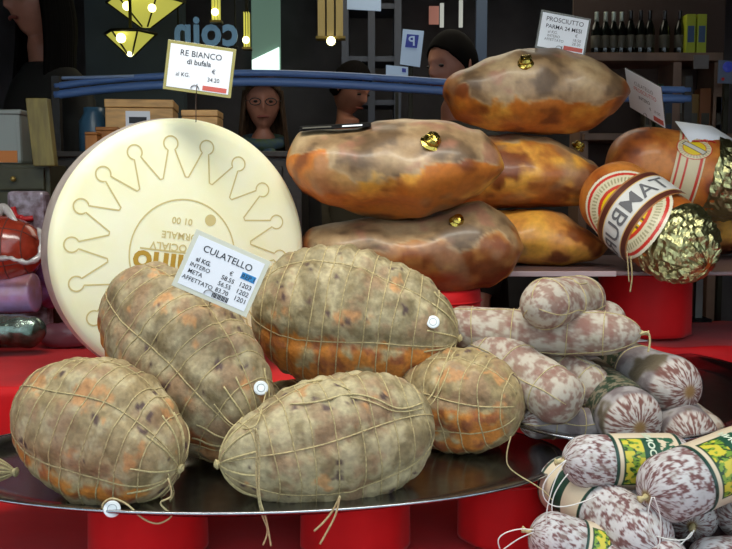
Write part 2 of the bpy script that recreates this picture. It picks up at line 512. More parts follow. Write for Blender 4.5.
drum(0.66, 2.22, 0.10, 0.868, 1.03, 'red cloth-covered drum under the far end of the right tray', 6)

# ---- trays
def tray(cx, cy, z, a, b, rot, label):
    prof = [(0.0, 0.0), (0.80, 0.0), (0.855, 0.002), (0.90, 0.012), (0.975, 0.020), (0.995, 0.021), (1.0, 0.0185), (0.995, 0.016),
            (0.975, 0.0165), (0.90, 0.009), (0.86, -0.002), (0.80, -0.004), (0.0, -0.004)]
    mb = MB(); n = 96
    for r, h in prof:
        for j in range(n):
            t = 2 * PI * j / n
            x, y = a * r * math.cos(t), b * r * math.sin(t)
            mb.v.append(Vector((cx + x * math.cos(rot) - y * math.sin(rot), cy + x * math.sin(rot) + y * math.cos(rot), z + h)))
    for i in range(len(prof) - 1):
        for j in range(n):
            mb.f.append((i * n + j, i * n + (j + 1) % n, (i + 1) * n + (j + 1) % n, (i + 1) * n + j))
    t = thing('steel_tray', label, 'tray', Vector((cx, cy, z - 0.004)))
    mb.build('tray_dish', M['steel'], t)
    rim = MB(); rim.tube([Vector((cx + a * math.cos(q) * math.cos(rot) - b * math.sin(q) * math.sin(rot), cy + a * math.cos(q) * math.sin(rot) + b * math.sin(q) * math.cos(rot), z + 0.019)) for q in [2 * PI * k / n for k in range(n)]], 0.0028, 6, True)
    rim.build('rolled_rim', M['steel'], t)
tray(-0.215, 1.62, 1.0, 0.585, 0.31, 0.03, 'large oval steel tray holding the netted cured hams')
tray(0.62, 2.05, 1.04, 0.52, 0.31, math.radians(64), 'oval steel tray at right holding the dusty tied salami')

# ================================================================ CHEESE WHEEL
cc = at(187, 251, 2.08)
R = pxm(132, 2.08)
nrm = (Vector((0.58, -1, 0.0))).normalized()         # face normal, towards the street
wu = nrm.cross(Vector((0, 0, 1))).normalized() * -1      # right-hand direction on the face
wu = Vector((0, 0, 1)).cross(nrm).normalized()
wv = nrm.cross(wu).normalized()
T = 0.125
wheel = thing('cheese_wheel', 'big ivory cheese wheel printed with a crown, standing on edge', 'cheese', cc - Vector((0, 0, R)))
mb = MB(); n = 120
prof = [(0.0, 0.0), (0.90, 0.0), (0.955, -0.002), (0.985, -0.009), (1.0, -0.022)]
prof2 = [(1.012, -T * 0.5), (1.0, -T + 0.02), (0.985, -T + 0.008), (0.95, -T), (0.0, -T)]
def ring(mb, r, h):
    for j in range(n):
        t = 2 * PI * j / n
        mb.v.append(cc + wu * (R * r * math.cos(t)) + wv * (R * r * math.sin(t)) + nrm * h)
def rings(mb, pr):
    for r, h in pr: ring(mb, r, h)
    for i in range(len(pr) - 1):
        for j in range(n):
            mb.f.append((i * n + j, (i + 1) * n + j, (i + 1) * n + (j + 1) % n, i * n + (j + 1) % n))
rings(mb, prof); mb.build('wheel_face', M['cheese'], wheel)
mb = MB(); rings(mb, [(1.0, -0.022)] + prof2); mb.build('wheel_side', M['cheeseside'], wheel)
def onface(a, b, off=0.0006):      # a, b as fractions of R
    return cc + wu * (a * R) + wv * (b * R) + nrm * off
def ribbon(pts, w, m, name, parent, off=0.0008):
    mb = MB(); k = len(pts)
    for i in range(k):
        d = Vector(pts[(i + 1) % k]) - Vector(pts[i - 1]) if False else Vector(pts[min(i + 1, k - 1)]) - Vector(pts[max(i - 1, 0)])
        if d.length < 1e-9: d = Vector((1, 0))
        d.normalize(); q = Vector((-d.y, d.x))
        mb.v.append(onface(pts[i][0] + q.x * w, pts[i][1] + q.y * w, off)); mb.v.append(onface(pts[i][0] - q.x * w, pts[i][1] - q.y * w, off))
    for i in range(k - 1): mb.f.append((2 * i, 2 * i + 1, 2 * i + 3, 2 * i + 2))
    return mb
# crown: ring of points with balls
NB = 18; crown = MB()
for k in range(NB):
    a = math.radians(95) + 2 * PI * k / NB
    dv = Vector((math.cos(a), math.sin(a))); tv = Vector((-dv.y, dv.x))
    bc = dv * 0.81; br = 0.054
    pts = []
    g = PI * 0.16
    a2 = a + 2 * PI / NB; a0 = a - 2 * PI / NB
    v0 = Vector((math.cos(a - PI / NB), math.sin(a - PI / NB))) * 0.56
    v1 = Vector((math.cos(a + PI / NB), math.sin(a + PI / NB))) * 0.56
    t0 = Vector((-math.sin(a - PI / NB), math.cos(a - PI / NB))) * 0.012
    t1 = Vector((-math.sin(a + PI / NB), math.cos(a + PI / NB))) * 0.012
    pts.append(v0); pts.append(v0 + t0 )
    base_ang = math.atan2(-dv.y, -dv.x)
    for q in range(25):
        an = base_ang - g - (2 * PI - 2 * g) * (1 - q / 24) + 0
        pts.append(bc + Vector((math.cos(base_ang + g + (2 * PI - 2 * g) * q / 24), math.sin(base_ang + g + (2 * PI - 2 * g) * q / 24))) * br)
    # choose direction so the ring starts on the v0 side
    s1 = pts[2]; 
    if (s1 - v0).length > (pts[-1] - v0).length: pts = pts[:2] + pts[2:][::-1]
    pts.append(v1 - t1); pts.append(v1)
    pts = [Vector((q.x - 0.04, q.y)) for q in pts]
    m2 = ribbon(pts, 0.0055, None, '', None)
    crown.add(m2.v, m2.f)
crown.build('crown_print', M['print'], wheel, smooth=False)
cp = ribbon([(-0.03 + 0.41 * math.cos(2 * PI * k / 64), 0.0 + 0.42 * math.sin(2 * PI * k / 64) - 0.03) for k in range(65)], 0.0055, None, '', None)
cp.add(*(lambda m: (m.v, m.f))(ribbon([(-0.36, 0.035), (0.30, -0.06)], 0.006, None, '', None)))
mbt = MB(); c0 = len(mbt.v)
mbt.v = [onface(0.19 + 0.045 * math.cos(2 * PI * k / 20), 0.23 + 0.045 * math.sin(2 * PI * k / 20)) for k in range(20)]; mbt.f = [tuple(range(20))]
cp.add(mbt.v, mbt.f)
cp.build('seal_circle_print', M['print'], wheel, smooth=False)
def facetext(txt, size, x, y, rot, m, bold, name, sy=1.0):
    vs, fs = text_geo(txt, size, bold, align='CENTER')
    mb = MB(); c, s_ = math.cos(rot), math.sin(rot)
    for a, b in vs:
        b *= sy
        mb.v.append(onface(x + (a * c - b * s_) / R, y + (a * s_ + b * c) / R, 0.001))
    mb.f = fs
    mb.build(name, m, wheel, smooth=False)
rr = PI + math.radians(-8)
facetext('mino', 0.082, -0.14, -0.02, rr, M['printdark'], 0.0022, 'brand_lettering', 1.0)
facetext('VIVOCIALV', 0.025, -0.08, 0.055, rr, M['print'], 0.0004, 'small_lettering')
facetext('NORMALE', 0.023, -0.02, 0.135, rr, M['print'], 0.0003, 'small_lettering')
facetext('01 00', 0.022, -0.03, 0.25, rr, M['print'], 0.0003, 'small_lettering')

# ================================================================ CULATELLI (netted cured hams)
def culatello(label, p0, p1, ry, rz, seed, nh=9, nl=6, fat=(0, 0), a=0.42, b=0.45, base=(160, 138, 100), lump=0.06, up=(0, 0, 1),
              roll=0.0, hr=0.0014, nu=110, nt=140, tip=True, name='culatello', warm=0.0, vis=True):
    prof = egg(a, b)
    rnd = random.Random(seed)
    hs = [0.07 + 0.84 * (i + 0.15 * rnd.random()) / (nh - 0.6) for i in range(nh)]
    hs = [h for h in hs if h < 0.93]
    ph = [rnd.random() * 6.28 for _ in hs]; am = [0.006 + 0.012 * rnd.random() for _ in hs]
    ls = [2 * PI * (i + 0.25 * rnd.random()) / nl + roll for i in range(nl)]
    lp = [rnd.random() * 6.28 for _ in ls]
    L = (Vector(p1) - Vector(p0)).length
    def hoopu(i, th): return hs[i] + am[i] * math.sin(th + ph[i]) + 0.004 * math.sin(3 * th + ph[i] * 2)
    def lth(i, u): return ls[i] + 0.10 * math.sin(5 * u + lp[i])
    def groove(u, th):
        g = 0
        for i in range(len(hs)):
            d = abs(u - hoopu(i, th)) * L / 0.010
            if d < 2.5: g += 0.055 * math.exp(-d * d * 0.6)
        r = max(prof(u), 0.05)
        for i in range(nl):
            d = (th - lth(i, u) + PI) % (2 * PI) - PI
            d = abs(d) * r * rz / 0.013
            if d < 2.5: g += 0.075 * math.exp(-d * d * 0.6)
        return min(g, 0.10)
    B = Body(p0, p1, ry, rz, prof, seed, lump, 9, up=up, groove=groove)
    f0, f1 = fat
    def colf(u, th, q):
        k = fn(q, 26, seed); k2 = fn(q, 64, seed + 3); k3 = fn(q, 15, seed + 5)
        c = mix(base, (186, 170, 134), 0.8 * sm(-0.05, 0.55, k + 0.5 * k2))
        c = mix(c, (112, 94, 62), 0.6 * sm(0.0, 0.6, -k + 0.5 * k2))
        c = mix(c, (146, 110, 82), 0.6 * sm(0.05, 0.6, k3 + 0.4 * k2 + warm))
        c = mix(c, (196, 136, 84), 0.7 * sm(0.50, 0.68, fn(q, 17, seed + 9) + 0.3 * k2 + warm))
        c = mix(c, (70, 48, 50), 0.75 * sm(0.60, 0.70, fn(q, 36, seed + 11, 2)))
        if f1 > f0:
            d = (th - (f0 + f1) / 2 + PI) % (2 * PI) - PI
            e = (f1 - f0) / 2 - abs(d) + 0.12 * k2
            w = sm(-0.05, 0.08, e) * sm(0.03, 0.12, u) * sm(0.02, 0.12, 1 - u)
            fc = mix((196, 122, 50), (150, 86, 48), sm(-0.2, 0.4, k + 0.5 * k2))
            fc = mix(fc, (170, 150, 110), sm(0.2, 0.5, fn(q, 22, seed + 2)))
            c = mix(c, fc, w)
        return c
    t = thing(name, label, 'cured ham', B.base(), 'netted cured hams on the steel tray')
    t['body'] = 1; del t['body']
    mb, cols = B.mesh(nu, nt, colf); mb.build('casing', M['casing'], t, cols=cols)
    net = MB()
    for i in range(len(hs)):
        net.tube([B.P(hoopu(i, q), q, 0.0004) for q in [2 * PI * k / 64 for k in range(64)]], hr, 5, True)
    for i in range(nl):
        net.tube([B.P(u, lth(i, u), 0.0004) for u in [0.015 + 0.97 * k / 50 for k in range(51)]], hr, 5)
    net.build('netting', M['net'], t)
    if tip:
        st = MB()
        for i in range(11):
            th = 2 * PI * i / 11 + rnd.random() * 0.4
            st.tube([B.P(u, th, 0.0012) for u in [0.86 + 0.14 * k / 8 for k in range(9)]], 0.0018, 5)
        e = B.P(1.0, 0); st.ball(e + B.X * 0.002, 0.007, noisy=0.3, seed=seed)
        st.tube([e + B.X * 0.004 + B.dirn(2 * PI * q / 12) * 0.007 for q in range(12)], 0.002, 5, True)
        st.build('tie_knot', M['string'], t)
    return t, B

A_, AB = culatello('netted cured ham at the far left front of the tray, with a string loop', at(24, 396, 1.51), at(179, 468, 1.42), 0.113, 0.127, 3, nh=10, fat=(3.6, 3.9), warm=0.06, roll=0.2, a=0.46, b=0.46)
B_, BB = culatello('netted cured ham leaning on the cheese wheel, with the large price card stuck in it', at(120, 288, 1.80), at(254, 438, 1.56), 0.118, 0.150, 8, nh=10, fat=(3.35, 3.75), base=(154, 136, 104), roll=0.5, warm=0.08, a=0.42, b=0.40)
C_, CB = culatello('netted cured ham on top at the centre, orange underside and white tag at its tip', at(254, 304, 1.84), at(458, 338, 1.78), 0.122, 0.155, 14, nh=11, fat=(3.35, 4.5), base=(146, 131, 98), roll=0.1, b=0.52)
D_, DB = culatello('pale netted cured ham at the front centre of the tray, string draped over it', at(430, 420, 1.55), at(219, 464, 1.42), 0.106, 0.118, 21, nh=10, base=(168, 152, 116), roll=0.3, b=0.56)
E_, EB = culatello('netted cured ham at the right end of the tray, amber fat showing below', at(522, 406, 1.66), at(398, 394, 1.80), 0.104, 0.108, 30, nh=7, nl=7, fat=(5.3, 6.3), base=(158, 136, 96), roll=0.2, warm=0.15)
G_, GB = culatello('mostly hidden brown netted ham underneath the one with the price card', at(184, 442, 1.74), at(312, 390, 1.90), 0.055, 0.058, 41, nh=6, base=(112, 92, 62), roll=0.2, nu=60, nt=80)
H_, HB = culatello('tied tip of a netted ham poking in over the tray beside the leftmost one', at(-140, 458, 1.52), at(14, 472, 1.50), 0.045, 0.050, 47, nh=6, base=(142, 122, 92), nu=60, nt=80, b=0.7)

# ================================================================ HAMS
def ham(label, p0, p1, ry, rz, seed, meat=None, ea=0.42, eb=0.42, lump=0.10, group='whole hams stacked behind', caps=(), rindc=(194, 112, 38), up=(0, 0, 1), roll=0, cat='ham', nu=90, nt=120, fade=0, tb=None):
    prof = egg(ea, eb)
    B = Body(p0, p1, ry, rz, prof, seed, lump * 1.3, 6.5, up=up, roll=roll)
    if tb:
        m = (B.p0.y + B.p1.y) / 2 / F
        B.tb = (outline(tb[0], m), outline(tb[1], m))
    m0, m1 = meat if meat else (0, 0)
    def colf(u, th, q):
        k = fn(q, 9, seed); k2 = fn(q, 30, seed + 1); k3 = fn(q, 5, seed + 4)
        c = mix(rindc, (232, 168, 66), sm(0.0, 0.5, k3 + 0.2 * k2))
        c = mix(c, (128, 66, 26), sm(0.05, 0.5, -k + 0.2 * k2))
        c = mix(c, (156, 120, 92), 0.6 * sm(0.25, 0.55, fn(q, 7, seed + 8)))
        if m1 > m0:
            d = (th - (m0 + m1) / 2 + PI) % (2 * PI) - PI
            e = (m1 - m0) / 2 - abs(d) + 0.55 * k3 + 0.12 * k2
            w = sm(-0.04, 0.06, e) * sm(0.02, 0.07, u + 0.05 * k) * sm(0.02, 0.07, 1 - u + 0.05 * k)
            mc = mix((148, 118, 84), (178, 150, 112), sm(-0.1, 0.5, k + 0.3 * k2))
            mc = mix(mc, (104, 80, 56), sm(0.1, 0.5, -k + 0.3 * k2))
            mc = mix(mc, (156, 104, 82), 0.7 * sm(0.2, 0.5, fn(q, 11, seed + 6)))
            mc = mix(mc, (208, 182, 142), sm(0.1, 0.0, abs(e)) * 0.7)
            c = mix(c, mc, w)
        return c
    t = thing('cured_ham', label, cat, B.base(), group)
    mb, cols = B.mesh(nu, nt, colf); mb.build('ham_body', M['ham'], t, cols=cols)
    for (px, py, r) in caps:
        d = ray(px, py).normalized()
        best = None
        # point on the body closest to the sight line
        for i in range(4, 60):
            for j in range(96):
                q = B.P(i / 64, 2 * PI * j / 96)
                w = q - CAM; a = w.dot(d); dist = (w - d * a).length
                if dist < 0.010 and (best is None or a < best[0]): best = (a, q)
        if best is None:
            q = at(px, py, (B.p0.y + B.p1.y) / 2)
        else: q = best[1]
        nn = (q - (B.p0 + B.p1) / 2); nn = (nn.normalized() + Vector((0, -0.5, 1))).normalized()
        g = MB(); g.lathe(q - nn * 0.006, [(0.0, 0.0), (r * 1.15, 0.0), (r * 1.25, 0.006), (r * 0.95, 0.011), (r * 1.0, r * 0.9), (r * 0.75, r * 1.35), (0.0, r * 1.5)], 18, nn)
        for v in g.v: v += Vector((n1(v.x * 150, v.y * 150, v.z * 150), n1(v.x * 140 + 9, v.y * 150, v.z * 150), n1(v.x * 140, v.y * 150 + 5, v.z * 150))) * 0.0025
        g.build('gold_foil_cap', M['gold'], t, smooth=False)
    return t, B
TOP = (0.55, 2.9)
h2, H2 = ham('lower ham of the left pair, brown and marbled, on the dark red drum', at(303, 244, 2.34), at(523, 247, 2.28), 0.17, 0.114, 5, meat=(1.5, 3.25), caps=((456, 219, 0.016),), ea=0.30, eb=0.30, rindc=(176, 116, 58),
    tb=([(0.04, 18), (0.15, 22), (0.3, 26), (0.5, 30), (0.65, 36), (0.8, 43), (0.9, 34), (0.96, 24), (1, 12)], [(0.02, 8), (0.15, 18), (0.3, 30), (0.5, 40), (0.7, 46), (0.85, 42), (0.93, 30), (1, 12)]))
h1, H1 = ham('upper ham of the left pair, taupe top with orange rind and black tag', at(288, 164, 2.26), at(503, 168, 2.24), 0.17, 0.116, 11, meat=(0.9, 3.12), caps=((431, 141, 0.021),), ea=0.26, eb=0.30,
    tb=([(0.02, 26), (0.06, 32), (0.2, 35), (0.32, 37), (0.42, 45), (0.6, 48), (0.75, 44), (0.88, 38), (0.96, 24), (1, 12)], [(0.02, 18), (0.08, 30), (0.2, 41), (0.35, 49), (0.5, 51), (0.62, 50), (0.75, 42), (0.88, 29), (0.96, 15), (1, 8)]))
h5, H5 = ham('bottom ham of the right stack, golden, on the shelf', at(440, 238, 2.72), at(608, 244, 2.66), 0.16, 0.086, 17, caps=(), rindc=(212, 142, 66), ea=0.33, eb=0.36, fade=1,
    tb=([(0.05, 24), (0.3, 30), (0.6, 33), (0.72, 30), (0.85, 16), (0.95, 6), (1, 3)], [(0.05, 20), (0.4, 23), (0.7, 23), (0.9, 19), (1, 10)]))
h4, H4 = ham('middle ham of the right stack with bluish sheen', at(430, 172, 2.72), at(606, 180, 2.66), 0.16, 0.108, 23, meat=(0.9, 2.0), caps=((578, 147, 0.017),), rindc=(172, 98, 44), ea=0.33, eb=0.36, fade=1,
    tb=([(0.05, 30), (0.35, 38), (0.5, 40), (0.65, 37), (0.8, 28), (0.9, 19), (0.97, 9), (1, 5)], [(0.05, 28), (0.4, 33), (0.7, 30), (0.85, 26), (0.95, 19), (1, 12)]))
h3, H3 = ham('topmost ham of the right stack, tan with orange ends, below a price card', at(443, 90, 2.66), at(627, 94, 2.64), 0.17, 0.122, 29, meat=(0.8, 3.5), caps=((525, 60, 0.019),), ea=0.28, eb=0.30,
    tb=([(0.03, 15), (0.1, 20), (0.25, 31), (0.4, 39), (0.6, 40), (0.75, 35), (0.85, 29), (0.95, 17), (1, 8)], [(0.02, 14), (0.08, 28), (0.25, 36), (0.5, 39), (0.7, 40), (0.8, 36), (0.92, 20), (1, 6)]))
# small ham bit under the plastic-wrapped one
h8, H8 = ham('reddish ham end at the right edge beneath the wrapped ham', at(640, 228, 3.02), at(800, 226, 3.0), 0.12, 0.088, 37, rindc=(140, 78, 56), group='wrapped hams at right', ea=0.35, eb=0.3)

# black tag lying on the upper left ham
cast_all()
tg = thing('black_tag', 'flat black plastic tag lying on the top left end of the taupe ham', 'tag', at(335, 131, 2.22))
a = at(299, 131, 2.17); b = at(371, 127, 2.17)
hz = max(H1.P(0.05 + 0.27 * i / 10, 1.2 + 1.6 * j / 8).z for i in range(11) for j in range(9) if 2.15 < H1.P(0.05 + 0.27 * i / 10, 1.2 + 1.6 * j / 8).y < 2.24)
dz = hz - (a.z + b.z) / 2 - 0.004; a.z += dz; b.z += dz
ex = b - a; ez = Vector((0, 0.004, 0.010)); ey = Vector((0, 0.05, 0.006))
MB().obox(a, ex, ey, ez).build('tag_plate', M['black'], tg, bevel=0.002, smooth=False)
q = MB(); q.obox(a + ex * 0.60 + Vector((0, -0.0008, 0.004)), ex * 0.28, Vector((0, 0.001, 0)), ez * 0.35).build('tag_label', M['card'], tg, smooth=False)
q = MB(); q.obox(a + ex * 0.05 + Vector((0, -0.0008, 0.0045)), ex * 0.4, Vector((0, 0.001, 0)), ez * 0.35).build('tag_strip', M['bottlelabel'], tg, smooth=False)

# ---- shelf under the right hams
sz = 1.297
x0 = at(455, 268, 2.42).x
sh = thing('display_shelf', 'thin pale shelf board carrying the right stack of hams', 'shelf', Vector((0.6, 2.5, sz - 0.012)))
MB().box(x0, 1.45, 2.42, 3.1, sz - 0.012, sz).build('shelf_board', mat('glass_shelf', (120, 96, 96), rough=0.3), sh, smooth=False, bevel=0.003)
MB().box(x0, at(616, 265, 2.42).x, 2.412, 2.422, sz - 0.014, sz + 0.001).build('shelf_edge', mat('shelf_edge', (176, 150, 150), rough=0.35), sh, smooth=False, bevel=0.002)
br = thing('shelf_support', 'dark metal leg under the right part of the ham shelf', 'bracket', Vector((at(697, 300, 2.8).x, 2.8, 1.11)))
bx = at(697, 300, 2.8).x
MB().box(bx - 0.012, bx + 0.012, 2.78, 2.80, 1.115, sz - 0.012).build('support_post', mat('grey_post', (70, 74, 66), rough=0.4), br, smooth=False, bevel=0.002)
MB().box(bx - 0.03, bx + 0.03, 2.75, 2.83, 1.108, 1.118).build('support_foot', M['black'], br, smooth=False)

# ================================================================ WRAPPED HAMS
def foil_end(B, u0, name, parent, m, seed=0, r=1.04):
    nu, nt = 34, 72; mb = MB()
    for i in range(nu + 1):
        u = u0 + (1 - u0) * (1 - (1 - i / nu) ** 1.5)
        for j in range(nt):
            th = 2 * PI * j / nt
            q = B.P(min(u, 1.0), th, 0.003 + 0.006 * sm(0, 0.2, (u - u0)))
            k = 0.0055 * fn(q, 30, seed, 3) + 0.005 * n1(math.cos(th) * 8, math.sin(th) * 8, u * 30)
            mb.v.append(q + B.dirn(th) * k + B.X * k * 0.8)
    for i in range(nu):
        for j in range(nt):
            mb.f.append((i * nt + j, i * nt + (j + 1) % nt, (i + 1) * nt + (j + 1) % nt, (i + 1) * nt + j))
    mb.f.append(tuple(nu * nt + j for j in range(nt)))
    return mb.build(name, m, parent, smooth=False)

# the ham behind, with the tied paper band
P6 = capsule(0.30, 0.42, 0.42)
p0 = at(606, 158, 2.84); p1 = at(765, 190, 2.74)
B6 = Body(p0, p1, 0.122, 0.126, P6, 51, 0.04, 6)
t6 = thing('wrapped_ham', 'amber ham in clear film with red striped paper band and foil end', 'ham', B6.base(), 'wrapped hams at right')
def c6(u, th, q):
    k = fn(q, 10, 51); c = mix((182, 96, 34), (208, 128, 52), sm(-0.1, 0.4, k)); c = mix(c, (120, 58, 30), sm(0.1, 0.5, -k))
    return c
mb, cols = B6.mesh(80, 110, c6); mb.build('ham_body', M['ham'], t6, cols=cols)
foil_end(B6, 0.64, 'foil_end', t6, M['foil'], 3)
# the band in (u, th); stripes run around the girth
RED = (206, 62, 46); CREAM = (222, 208, 168)
def band6(u, th):
    e = (u - 0.40) / 0.17
    for s0 in (0.12, 0.40, 0.88):
        if abs(e - s0) < 0.045: return RED
    return CREAM
mb, cols = B6.patch(0.40, 0.57, 0, 2 * PI, 40, 140, 0.0015, band6); bnd = mb.build('paper_band', M['paper'], t6, cols=cols)
tc = B6.th_to(CAM, 0.49) - 0.55
tcu = 0.495
def oval6(u, th):
    da = (u - tcu) * B6.L / 0.053; db = ((th - tcc) * 0.115) / 0.036
    r = math.hypot(da, db)
    if r > 1: return None
    # diagonal grey bar
    x, y = da, db
    a = x * 0.86 + y * 0.5; b = -x * 0.5 + y * 0.86
    if abs(b) < 0.19 and abs(a) < 0.72:
        return (92, 84, 66) if (abs(b) > 0.14 or abs(a) > 0.67) else (206, 200, 190)
    if r > 0.93: return RED
    if r > 0.88: return CREAM
    if r > 0.66: return mix(CREAM, (170, 160, 130), 0.6 if int(math.atan2(y, x) * 9) % 2 else 0)
    if r > 0.60: return (206, 120, 50)
    return (232, 200, 40)
for trial in range(1):
    best = None
    for j in range(120):
        th = 2 * PI * j / 120; q = B6.P(tcu, th); d = q - CAM
        px = 366 + F * d.x / d.dot(FW); py = 274.5 - F * d.dot(UP) / d.dot(FW)
        if B6.dirn(th).dot(CAM - q) > 0:
            e = abs(py - 148)
            if best is None or e < best[0]: best = (e, th)
    tcc = best[1]
mb, cols = B6.patch(tcu - 0.12, tcu + 0.12, tcc - 0.4, tcc + 0.4, 90, 90, 0.003, oval6); mb.build('oval_seal', M['paper'], bnd, cols=cols)
# loose paper tails at the top
q = MB(); a = at(676, 122, 2.30)
tail = [(675, 121), (712, 126), (735, 140), (760, 152)]; low = [(690, 142), (712, 142), (735, 155), (760, 166)]
vs = []
for i in range(4):
    vs += [at(tail[i][0], tail[i][1], 2.74 + 0.01 * i), at(low[i][0], low[i][1], 2.70 + 0.01 * i)]
k = MB(); k.v = vs; k.f = [(0, 1, 3, 2), (2, 3, 5, 4), (4, 5, 7, 6)]
o = k.build('paper_tail', M['card'], bnd); o.modifiers.new('s', 'SOLIDIFY').thickness = 0.001
k = MB(); k.v = [v + Vector((0, -0.0015, 0)) * 1 for v in []]
st = MB()
st.tube([at(692, 141, 2.694), at(712, 141, 2.704), at(735, 154, 2.714), at(760, 165, 2.724)], 0.0022, 5)
st.build('red_edge', M['redribbon'], o)

# the ham pointing at the viewer with the round label
p0 = at(594, 182, 2.60); p1 = at(708, 266, 2.28)
B7 = Body(p0, p1, 0.109, 0.109, capsule(0.22, 0.36, 0.5), 61, 0.03, 6)
t7 = thing('wrapped_ham', 'ham roll on the tall drum with a round yellow and red paper label', 'ham', B7.base(), 'wrapped hams at right')
mb, cols = B7.mesh(80, 110, c6); mb.build('ham_body', M['ham'], t7, cols=cols)
foil_end(B7, 0.70, 'foil_end', t7, M['foil'], 9)
def find(B, px, py, umin=0.05, umax=0.95):
    best = None
    for i in range(90):
        u = umin + (umax - umin) * i / 89
        for j in range(144):
            th = 2 * PI * j / 144; q = B.P(u, th)
            if B.dirn(th).dot(CAM - q) < 0: continue
            d = q - CAM; x = 366 + F * d.x / d.dot(FW); y = 274.5 - F * d.dot(UP) / d.dot(FW)
            e = math.hypot(x - px, y - py)
            if best is None or e < best[0]: best = (e, u, th)
    return best[1], best[2]
u7, th7 = find(B7, 624, 212)
r7 = 0.111
BROWN = (98, 48, 36)
def lab7(u, th):
    a = (u - u7) * B7.L; b = (th - th7) * r7
    hw = 0.060
    if abs(a) < hw and abs(b) < 0.26:
        if abs(a) < 0.034: return (232, 228, 222)
        if abs(a) < 0.038: return (232, 190, 120)
        if abs(a) > 0.055: return (178, 120, 70)
        return BROWN
    r = math.hypot(a, b)
    R0 = 0.128
    if r > R0: return None
    if r > R0 * 0.93: return (238, 228, 200)
    if r > R0 * 0.86: return (212, 52, 40)
    if r > R0 * 0.62: return mix((226, 214, 178), (160, 150, 110), 0.8 if (int(math.atan2(b, a) * 22) % 2 and R0 * .68 < r < R0 * .80) else 0)
    if r > R0 * 0.54: return (212, 62, 40)
    if a > 0 and abs(b) < 0.004 + 0.0 * a: return (236, 230, 214)
    if a > 0.0 and abs(abs(b) - 0.012) < 0.003: return (110, 80, 40)
    return (238, 196, 22)
mb, cols = B7.patch(max(0.02, u7 - 0.13 / B7.L), u7 + 0.13 / B7.L, th7 - 1.6, th7 + 1.6, 150, 220, 0.0105, lab7)
lb = mb.build('round_label', M['paper'], t7, cols=cols)
tx = B7.text('TAMBURI', 0.055, u7, th7, 0.0045, 0.0, flip=1)
def test_dir():
    a = B7.P(u7, th7); b = B7.P(u7, th7 + 0.1)
    return (b - a).x
fl = 1 if test_dir() > 0 else -1
tx = B7.text('TAMBURI', 0.068, u7 + 0.001, th7, 0.0125, 0.0003, flip=-fl)
tx.build('label_lettering', M['inkgrey'], lb, smooth=False)
# flap of film with a label edge behind the foil
u_, th_ = find(B7, 668, 207)
# string hanging from it
s = MB(); s.tube(crv([at(630, 252, 2.36), at(632, 275, 2.36), at(630, 292, 2.36)]), 0.0022, 5); s.tube(crv([at(627, 252, 2.36), at(629, 282, 2.36)]), 0.0018, 5)
s.build('hanging_string', M['net'], t7)

# ================================================================ PRICE CARDS
def card(name, label, tl, e1, e2, y, sleeve, border, content, wire=None, group='price cards', thick=0.0015, lens=F):
    """tl pixel of top-left, e1/e2 edge vectors (px, px down, px depth)"""
    s = y / F
    o = at(tl[0], tl[1], y)
    X = at(tl[0] + e1[0], tl[1] + e1[1], y + e1[2] * s) - o; D = at(tl[0] + e2[0], tl[1] + e2[1], y + e2[2] * s) - o
    w, h = X.length, D.length; X.normalize(); D.normalize()
    D = (D - X * D.dot(X)).normalized()
    N = X.cross(D) ; N = N if N.y < 0 else -N     # towards the viewer
    c = o + X * w / 2 + D * h
    t = thing(name, label, 'price card', c, group)
    m = MB(); m.obox(o - X * border - D * border - N * thick, X * (w + 2 * border), D * (h + 2 * border), N * thick); m.build('card_sleeve', sleeve, t, smooth=False, bevel=0.0005)
    m = MB(); m.obox(o, X * w, D * h, N * 0.0006); pc = m.build('card_paper', M['card'], t, smooth=False)
    groups = {}
    for it in content:
        if it[0] == 'T':
            _, txt, fx, fy, size, al, mk, bold = it
            vs, fs = text_geo(txt, size * h, bold * h, align=al)
            g = groups.setdefault(('lettering', mk), MB())
            g.add([o + X * (fx * w + a) + D * (fy * h - b) + N * 0.0012 for a, b in vs], fs)
        else:
            _, x0, x1, y0, y1, mk, nm = it
            g = groups.setdefault((nm, mk), MB())
            g.obox(o + X * (x0 * w) + D * (y0 * h), X * ((x1 - x0) * w), D * ((y1 - y0) * h), N * 0.0010)
    for (nm, mk), g in groups.items(): g.build(nm, M[mk], pc, smooth=False)
    if wire:
        m = MB()
        for path in wire: m.tube(crv([at(*p) for p in path], 5), 0.0011, 5)
        # loop clip at the lower edge
        lc = o + X * (w * 0.46) + D * (h * 0.98) + N * 0.002
        m.tube([lc + X * (0.009 * math.cos(q)) - D * (0.009 * math.sin(q)) for q in [PI * k / 10 for k in range(11)]], 0.0008, 5)
        m.build('wire_stake', M['wire'], t)
    return t
bars = [('R', 0.60 + 0.022 * i, 0.60 + 0.022 * i + (0.012 if i % 3 else 0.018), 0.80, 0.95, 'ink', 'barcode') for i in range(12)]
